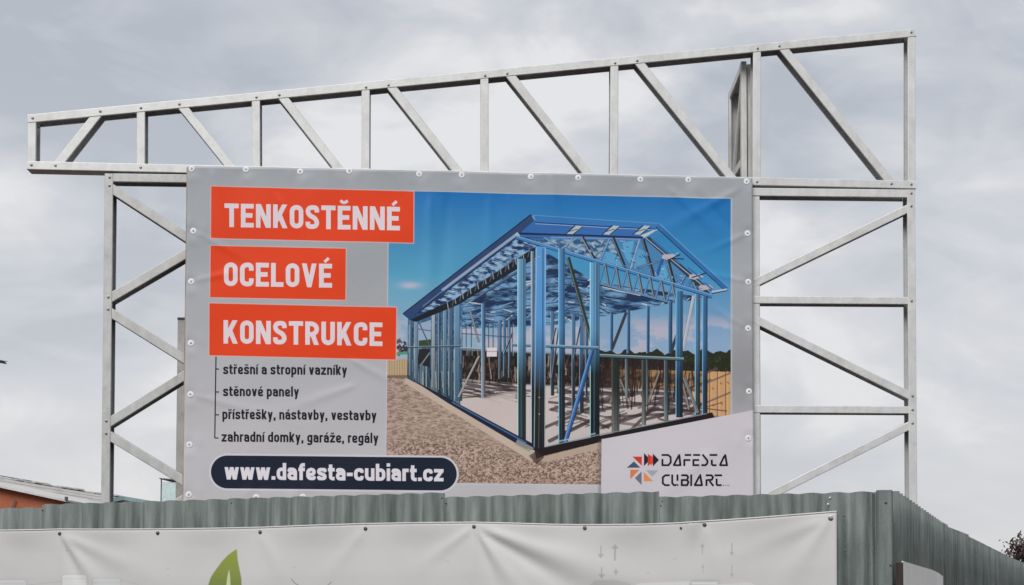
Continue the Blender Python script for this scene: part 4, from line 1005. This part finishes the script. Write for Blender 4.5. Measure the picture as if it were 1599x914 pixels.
# ------------------------------------------------------------------ white banner on the front fence
cb = Canvas(-20, 780, 1320, 960, 2.0)
cb.a[:] = lin((186, 187, 187))
wn = cb.win(-20, 780, 1320, 960); X, Y = wn[4], wn[5]
cb.a *= (1 + .04 * (vnoise(cb.h, cb.w, 120, 4, 91) - .5))[..., None]
LF = [(371, 857.5), (364, 862), (357, 867.5), (349, 876), (342.5, 885), (335.5, 895), (331, 903), (327.5, 914), (326.5, 930), (380, 930), (379.3, 914), (378.9, 903), (375.5, 888), (372.6, 874), (371.8, 866)]
cb.grad(LF, (134, 146, 66), (112, 126, 74), (350, 860), (350, 925))
cb.poly([(359.6, 889), (361.5, 901), (362.8, 930), (354.0, 930), (356.8, 903)], (186, 192, 152))
cb.stroke([(456, 904), (462, 911), (469, 915), (480, 918)], 1.1, (96, 92, 90), .8); cb.stroke([(519, 908.5), (513, 914.5), (506, 919)], 1.1, (110, 106, 104), .8)
GR = (160, 159, 156)
def arrow(x, ya, yb, wd=1.8, up=False, hw=5, c=GR, al=1.0):
    tip, tail = (ya, yb) if up else (yb, ya); sg = 1 if up else -1
    cb.stroke([(x, tail), (x, tip + sg * 4)], wd, c, al); cb.poly([(x, tip), (x - hw, tip + sg * 7), (x + hw, tip + sg * 7)], c, al)
arrow(939, 852, 872.5); arrow(961, 850, 876, 2.8, True, 5.5); arrow(941, 886, 904); arrow(963, 888, 899, 1.8, True, 4.5, GR, .8)
arrow(1097, 848, 866, 1.8, True, 3.5, GR, .8); arrow(1143, 848, 869, 2.2, False, 4, GR, .8); arrow(1098, 880, 896, 1.4, True, 3, GR, .6); arrow(1143, 882, 903, 1.8, False, 3, GR, .6)
for x, y in ((1054, 873), (1013, 895), (460, 886), (700, 877), (265, 889), (266, 899)): cb.stroke([(x - 3, y), (x + 3, y)], 1.6, (166, 165, 162), .6)
def tub(x0, x1, y, c=(204, 206, 206)):
    pts = [(x0, 960), (x0, y + 2), (x0 + 2, y), (x1 - 2, y), (x1, y + 2), (x1, 960)]
    cb.poly([(p[0] + (-1.5 if p[0] < (x0 + x1) / 2 else 1.5), p[1] - 1.2) for p in pts], (150, 154, 156), .35, 1.5); cb.poly(pts, c, .9); cb.stroke([(x0 + 1, y + 6), (x1 - 1, y + 6)], .8, (158, 162, 164), .6)
tub(-6, 42, 906, (196, 200, 200)); tub(99, 137, 898); tub(148, 190, 904, (192, 196, 196))
cb.stroke([(42, 914), (70, 911), (99, 908)], 1.2, (164, 168, 170), .7); cb.stroke([(190, 906), (215, 912), (240, 922)], 1.2, (168, 170, 172), .6)
cb.poly([(922, 914), (930, 906.5), (960, 905), (985, 911), (990, 920), (922, 920)], (158, 162, 160), .5, 1.5); cb.poly([(992, 914), (1000, 911), (1078, 908), (1078, 960), (990, 960)], (200, 203, 201), .8)
cb.poly([(1076, 914), (1080, 905), (1112, 904), (1124, 906), (1126, 914)], (168, 172, 170), .7, 1); cb.poly([(1079, 909), (1122, 909), (1120, 913), (1082, 913)], (206, 208, 206), .8, .6); cb.poly([(1076, 916), (1170, 909), (1180, 914), (1180, 960), (1076, 960)], (196, 199, 197), .8)
FB = -.0195
edge_px = [(-200, 829), (0, 828), (60, 827.2), (93, 826), (150, 826.4), (246, 826), (330, 825.2), (406, 823.4), (470, 821), (570, 817.6), (650, 816.4), (740, 815.4), (800, 817), (860, 818.8), (913, 819.4), (1000, 819), (1063, 816.4), (1100, 813.8), (1180, 808.6), (1250, 803), (1306.5, 798.5)]
eab = [FENCE.px(x, y, FB) for x, y in edge_px]
ea = [p[0] for p in eab]; eb = [p[1] for p in eab]
fa0, fa1 = ea[0], ea[-1]; fb0 = .75
IMG2 = None
ux0, uy0 = FENCE.px(-20, 955, FB); ux1, uy1 = FENCE.px(1306.5, 796, FB)
IMG2 = cb.image('fence_banner_print', FENCE, (ux0, uy0, ux1, uy1), FB, 0.97, 2400, 320)
M_BANNER2 = printed('white_banner_vinyl', IMG2, 0.5, 0.10, 25, 0.08)
fbn = thing('fence_banner', FENCE.pt((fa0 + fa1) / 2, fb0, FB), 'white sagging banner with a green leaf print screwed along the front fence', 'banner')
SCR = [(93, 833.5), (246, 832.5), (406, 831), (570.5, 825.5), (740, 822.5), (913, 824.6), (1063, 824.6), (1100, 819.5), (1297, 809)]
def fw(A, B):
    w = np.zeros_like(A); tp = np.interp(A, ea, eb)
    d = tp - B
    sa = sorted(FENCE.px(x, y, FB)[0] for x, y in SCR)
    sa = [sa[0] - .36] + sa + [sa[-1] + .3]
    ph = np.interp(A, sa, np.arange(len(sa)))
    # hem bellies forward between the screws, cloth slopes back below it
    w -= 0.010 * np.sin(np.pi * (ph % 1)) ** 2 * np.exp(-(d / .06) ** 2)
    w -= 0.010 * np.clip(d / .2, 0, 1)
    w -= .0035 * np.sin(A * 4.3 + 1.1) * np.clip(d / .1, 0, 1)
    def at(x, y): return FENCE.px(x, y, FB)
    for x, y, an, L, w0, k, am in ((93, 834, R(-48), .34, .006, .10, .012), (93, 834, R(-62), .30, .005, .09, -.010), (93, 834, R(-22), .55, .006, .10, .009), (93, 834, R(-90), .25, .005, .06, .004),
                                   (740, 823, R(-30), .60, .006, .07, -.013), (740, 823, R(-19), .80, .008, .09, .016), (740, 823, R(-52), .40, .006, .08, .010), (740, 823, R(-66), .35, .006, .06, -.008), (740, 823, R(-145), .30, .006, .09, .006), (740, 823, R(-90), .25, .005, .06, .004),
                                   (1297, 809, R(-125), .35, .008, .14, .007), (1297, 809, R(-160), .5, .008, .10, .006), (406, 831, R(-60), .3, .01, .12, .004), (570, 826, R(-130), .3, .01, .12, .004), (1100, 820, R(-75), .25, .01, .15, .005), (-60, 830, R(-30), .4, .01, .2, .006)):
        w -= crease(A, B, at(x, y), an, L, w0 * 1.3, k, am * .75)
    return w
fc = sheet('banner_cloth', FENCE, fa0, fa1, fb0, lambda a: float(np.interp(a, ea, eb)), 460, 90, fw, M_BANNER2, fbn, FB, (ux0, uy0, ux1, uy1))
# folded white hem
vs, fs = [], []
na = 200
for i, a in enumerate(np.linspace(fa0, fa1, na)):
    b = float(np.interp(a, ea, eb)); w = FB + float(fw(np.array([[a]]), np.array([[b]]))[0, 0])
    for db, dw in ((-.0042, -.0006), (-.003, -.0028), (.0, -.0034), (.0016, -.0014), (.0016, .001)): vs.append(FENCE.pt(a, b + db, w + dw))
for i in range(na - 1):
    for j in range(4): k = i * 5 + j; fs.append((k, k + 5, k + 6, k + 1))
M_HEM = noisy('hem', (0.5, 0.5, 0.49), (0.56, 0.56, 0.55), (5, 5, 5), 3, 3, 0.55)
mesh('hem', vs, fs, M_HEM, fbn, smooth=True)
for i, (x, y) in enumerate(SCR):
    a, b = FENCE.px(x, y, FB); w = FB + float(fw(np.array([[a]]), np.array([[b]]))[0, 0])
    screw(fbn, FENCE, x, y, w - .0025, .0036 if i == 6 else .0060 if i != 8 else .0080, M_SCREWD if i != 8 else M_SCREW)

# ------------------------------------------------------------------ white board on the side fence
sb = thing('white_board', SIDE.pt(side_s(1435), .6, -.05), 'small white board with a brown edge on the side fence at right', 'board')
q = [(1408, 876.5), (1440, 886.2), (1452, 889.5), (1463, 894.5), (1470.5, 900.5)]
tops = [SIDE.px(x, y, -.04) for x, y in q]
poly_ = [(tops[0][0], .7)] + [(tops[-1][0], .7)] + tops[::-1]
vs, fs = prism(poly_, SIDE.e1, SIDE.e2, SIDE.n, SIDE.o, -.046, -.040)
mesh('panel', vs, fs, M_WHITE, sb)
a = tops[0][0]
vs, fs = prism([(a - .016, .7), (a - .003, .7), (a - .003, tops[0][1] - .004), (a - .016, tops[0][1] - .008)], SIDE.e1, SIDE.e2, SIDE.n, SIDE.o, -.046, -.020)
mesh('batten', vs, fs, M_WOOD, sb)

# ------------------------------------------------------------------ ground
vs = [Vector((-1500, -1500, 0)), Vector((1500, -1500, 0)), Vector((1500, 1500, 0)), Vector((-1500, 1500, 0))]
tag(mesh('ground', vs, [(0, 1, 2, 3)], M_GROUND), 'brown bare ground', None, None, 'structure')

# ------------------------------------------------------------------ buildings behind, far left
def at(x, y, z): d = ray(x, y); return CAM + d * (z / d.y)
# orange gabled shed: the verge falls to the right
Zs = 18.0
vl = at(-60, 744.5, Zs); vr = at(106, 780, Zs); vr0 = vr.copy()
shed = thing('orange_shed', Vector(((vl.x + vr.x) / 2, Zs, 0)), 'low orange rendered shed behind the fence at far left', 'shed')
X0 = at(-60, 744.5, Zs).x; X1 = at(104.5, 781, Zs).x
slope = (vl.z - vr.z) / (vr.x - vl.x)
apex = X0 - 1.2; za = vl.z + slope * 1.2
wl = [(apex - (X1 - apex), 0), (X1, 0), (X1, vr.z - .03), (apex, za - .03), (apex - (X1 - apex), vr.z - .03)]
vs, fs = prism(wl, Vector((1, 0, 0)), Vector((0, 0, 1)), Vector((0, 1, 0)), Vector((0, Zs, 0)), 0, 5)
mesh('wall', vs, fs, M_ORANGE, shed)
for s in (1, -1):
    def mx(x): return x if s > 0 else 2 * apex - x
    rr = [(mx(apex), za - .028), (mx(X1 + .03), vr.z - .035), (mx(X1 + .03), vr.z - .012), (mx(apex), za - .005)]
    vs, fs = prism(rr, Vector((1, 0, 0)), Vector((0, 0, 1)), Vector((0, 1, 0)), Vector((0, Zs, 0)), -.10, 5.1)
    mesh('roof', vs, fs, M_TRIM, shed)
cc = at(105, 783, Zs)
vs, fs = box(Vector((X1 + .03, Zs - .11, cc.z + .022)), (.022, .05, .045)); g_ = mesh('gutter', vs, fs, M_DARK, shed)
vs, fs = box(at(22.5, 787, Zs) + Vector((0, -.03, 0)), (.012, .012, .10), Vector((1, 0, .0)), Vector((0, 1, 0)), Vector((.35, 0, 1))); mesh('cable_stub', vs, fs, M_DARK, shed)
# long low building behind with a pale tiled roof
Za, Zb = 30.0, 36.0
r0 = at(-20, 742.5, Za); r1 = at(182, 776, Zb)
lb = thing('long_building', Vector((r0.x, Za, 0)), 'long building with a pale tiled roof behind the orange shed', 'building')
ax = (r1 - r0); ax.z = 0; LL = ax.length; ax.normalize(); sx = Vector((ax.y, -ax.x, 0))
RZ = (r0.z + r1.z) / 2
def lpt(l, s, z): return Vector((r0.x, r0.y, 0)) + ax * l + sx * s + Vector((0, 0, z))
def rz(l): return r0.z + (r1.z - r0.z) * l / LL
ev = 3.0; fall = ev * .36
for nm, l0, l1 in (('roof', -14, LL),):
    for sg in (1, -1):
        vs = [lpt(l0, 0, rz(l0)), lpt(l1, 0, rz(l1)), lpt(l1, sg * ev, rz(l1) - fall), lpt(l0, sg * ev, rz(l0) - fall)]
        vs += [v - Vector((0, 0, .12)) for v in vs]
        mesh(nm, vs, [(0, 1, 2, 3), (7, 6, 5, 4), (0, 4, 5, 1), (1, 5, 6, 2), (2, 6, 7, 3), (3, 7, 4, 0)], M_TILE, lb)
# tile courses, proud, nearest slope; ridge tiles
V, Fc = [], []
course = []
for j in range(1, 10):
    s0 = j * ev / 10
    course.append(([lpt(-6, s0, rz(-6) - s0 * .36 + .012), lpt(LL, s0, rz(LL) - s0 * .36 + .012), lpt(LL, s0 + .05, rz(LL) - (s0 + .05) * .36 + .004), lpt(-6, s0 + .05, rz(-6) - (s0 + .05) * .36 + .004),
                    lpt(-6, s0 - .22, rz(-6) - (s0 - .22) * .36 + .003), lpt(LL, s0 - .22, rz(LL) - (s0 - .22) * .36 + .003)], [(0, 3, 2, 1), (4, 0, 1, 5)]))
vs, fs = join(course); t_ = mesh('tile_courses', vs, fs, M_TILE, lb); t_['kind'] = 'stuff'
rt = None
l = -1.0; i = 0
while l < LL - .1:
    c = lpt(l, 0, rz(l) - .035)
    prof = [(.10 * math.cos(a), .045 * math.sin(a) + .01 * (1 if i else 1)) for a in [math.pi * k / 6 for k in range(7)]]
    vs, fs = prism(prof[::-1], sx, Vector((0, 0, 1)), ax, c, 0, .36)
    if rt is None: ob = mesh('ridge_tile', vs, fs, M_TILE, lb, origin=c); rt = ob.data
    else:
        ob = bpy.data.objects.new('ridge_tile', rt); C.objects.link(ob); ob.parent = lb; ob.location = c + Vector((0, 0, random.uniform(-.015, .03))) - lb.location
    ob.rotation_euler = (random.uniform(-.02, .02), random.uniform(-.05, .05), random.uniform(-.04, .04))
    l += .40; i += 1
vs, fs = prism([(-.03, 0), (.03, 0), (.03, .05), (-.03, .05)], sx, Vector((0, 0, 1)), ax, lpt(0, 0, 0) + Vector((0, 0, 0)), 0, .001)
w0 = lpt(-1, 0, rz(-1) + .035); w1 = lpt(LL * .44, 0, rz(LL * .44) + .03); dwr = (w1 - w0)
vs, fs = prism([(-.012, -.006), (.012, -.006), (.012, .006), (-.012, .006)], sx, Vector((0, 0, 1)), dwr.normalized(), w0, 0, dwr.length)
mesh('ridge_cable', vs, fs, M_DARK, lb)
hw = RZ - fall - .1
vs, fs = prism([(-ev + .3, 0), (ev - .3, 0), (ev - .3, hw - .15), (0, RZ - .5), (-ev + .3, hw - .15)], sx, Vector((0, 0, 1)), ax, lpt(0, 0, 0), -13.8, LL - .2)
mesh('wall', vs, fs, M_WALL, lb)
# small teal-roofed kiosk seen under the frame
Zk = 24.0
k0 = at(176, 778, Zk); k1 = at(192, 774.8, Zk); k2 = at(240, 783, Zk)
kio = thing('teal_roof_kiosk', Vector((k1.x, Zk, 0)), 'small kiosk with a teal sheet roof behind the left frame', 'kiosk')
vs, fs = prism([(k0.x, k0.z - .06), (k1.x, k1.z - .06), (k2.x, k2.z - .06), (k2.x, k2.z), (k1.x, k1.z), (k0.x, k0.z)], Vector((1, 0, 0)), Vector((0, 0, 1)), Vector((0, 1, 0)), Vector((0, Zk, 0)), 0, 2.5)
mesh('roof', vs, fs, M_TEALR, kio)
vs, fs = prism([(k0.x + .05, 0), (k2.x - .05, 0), (k2.x - .05, k2.z - .065), (k1.x, k1.z - .065), (k0.x + .05, k0.z - .065)], Vector((1, 0, 0)), Vector((0, 0, 1)), Vector((0, 1, 0)), Vector((0, Zk, 0)), .08, 2.4)
mesh('wall', vs, fs, M_WHITE, kio)
# glasshouse: pale teal panes in a dark frame, mostly behind the banner
Zg = 13.0
gl0 = at(252, 747.5, Zg)
gh = thing('glass_shelter', Vector((gl0.x + .6, Zg + .4, 0)), 'pale teal glass shelter with a dark frame behind the left edge of the banner', 'shelter')
gx0, gz = gl0.x, gl0.z
GW = 1.2
pw = GW / 4
for i in range(4):
    vs, fs = box(Vector((gx0 + pw * (i + .5), Zg, gz / 2)), (pw - .008, .006, gz - .06)); mesh('pane', vs, fs, M_GLASS, gh)
    vs, fs = box(Vector((gx0 + pw * i, Zg, gz / 2)), (.007 if i == 0 else .012, .012, gz)); mesh('mullion', vs, fs, M_DARK, gh)
vs, fs = box(Vector((gx0 + GW, Zg, gz / 2)), (.02, .03, gz)); mesh('mullion', vs, fs, M_DARK, gh)
vs, fs = prism([(gx0 - .012, gz - .004), (gx0 + GW*.15, gz - .022), (gx0 + GW + .02, gz - .045), (gx0 + GW + .02, gz - .03), (gx0 + GW*.15, gz - .012), (gx0 - .012, gz + .004)], Vector((1, 0, 0)), Vector((0, 0, 1)), Vector((0, 1, 0)), Vector((0, Zg, 0)), -.02, .9)
mesh('roof', vs, fs, M_DARK, gh)
for y_ in (0.85,):
    vs, fs = box(Vector((gx0 + GW / 2, Zg + y_, gz / 2)), (GW, .006, gz - .06)); mesh('back_pane', vs, fs, M_GLASS, gh)
# ------------------------------------------------------------------ tree, far right
Zt = 36.0
tc_ = at(1622, 884, Zt)
tree = thing('dark_tree', Vector((tc_.x, Zt, 0)), 'dark tree showing just above the side fence at the right edge', 'tree')
segs = []
def limb(p, q, r0_, r1_):
    d = (q - p).normalized(); u = d.orthogonal().normalized(); v = d.cross(u); n = 7
    vs = [p + (u * math.cos(2 * math.pi * k / n) + v * math.sin(2 * math.pi * k / n)) * r0_ for k in range(n)] + [q + (u * math.cos(2 * math.pi * k / n) + v * math.sin(2 * math.pi * k / n)) * r1_ for k in range(n)]
    return vs, [(k, (k + 1) % n, n + (k + 1) % n, n + k) for k in range(n)]
bp_ = Vector((tc_.x, Zt, 0))
segs.append(limb(bp_, bp_ + Vector((0, 0, 1.4)), .13, .09))
tips = []
for k in range(14):
    a = k * 2.4; h = 1.0 + .08 * k; q = bp_ + Vector((math.cos(a) * .5, math.sin(a) * .5, h + .45 + .02 * k))
    segs.append(limb(bp_ + Vector((0, 0, h)), q, .04, .012)); tips.append(q)
vs, fs = join(segs); mesh('trunk', vs, fs, M_BARK, tree)
V, Fc = [], []
for q in tips:
    for _ in range(420):
        c = q + Vector((random.gauss(0, .16), random.gauss(0, .16), random.gauss(0, .13)))
        u = Vector((random.gauss(0, 1), random.gauss(0, 1), random.gauss(0, 1))).normalized(); v = u.orthogonal().normalized(); s = random.uniform(.035, .07)
        b = len(V); V += [c - u * s, c + v * s * .5, c + u * s, c - v * s * .5]; Fc.append((b, b + 1, b + 2, b + 3))
mesh('crown', V, Fc, M_LEAF, tree)
# ------------------------------------------------------------------ bird at the left edge, flying left
Zd = 30.0
bc = at(-6, 564.5, Zd)
bird = thing('dark_bird', bc, 'dark bird in flight at the left edge of the sky, tail to the right', 'bird')
rings = [(-.16, .004, .004), (-.13, .022, .022), (-.09, .032, .032), (-.02, .05, .046), (.05, .042, .04), (.10, .026, .022), (.14, .03, .010), (.19, .026, .005), (.22, .004, .003)]
vs, fs = [], []
for x, rz_, ry in rings:
    for k in range(10):
        a = 2 * math.pi * k / 10; vs.append(bc + Vector((x, math.cos(a) * rz_, math.sin(a) * ry)))
for i in range(len(rings) - 1):
    for k in range(10): k2 = (k + 1) % 10; fs.append((i * 10 + k, i * 10 + k2, i * 10 + 10 + k2, i * 10 + 10 + k))
fs.append(tuple(range(10))); fs.append(tuple(range((len(rings) - 1) * 10, len(rings) * 10)))
mesh('body', vs, fs, M_BIRD, bird, smooth=True)
for s in (1, -1):
    wv = [(-.07, .03, .02), (.07, .03, .02), (-.11, .20, .05), (.05, .20, .05), (-.06, .38, .03), (.05, .36, .03), (.03, .46, .02)]
    vs = [bc + Vector((x, s * y, z)) for x, y, z in wv] + [bc + Vector((x, s * y, z - .008)) for x, y, z in wv]
    f1 = [(0, 1, 3, 2), (2, 3, 5, 4), (4, 5, 6)]; fs = f1 + [tuple(i + 7 for i in q[::-1]) for q in f1] + [(0, 2, 9, 7), (2, 4, 11, 9), (4, 6, 13, 11), (6, 5, 12, 13), (5, 3, 10, 12), (3, 1, 8, 10)]
    mesh('wing', vs, fs, M_BIRD, bird)
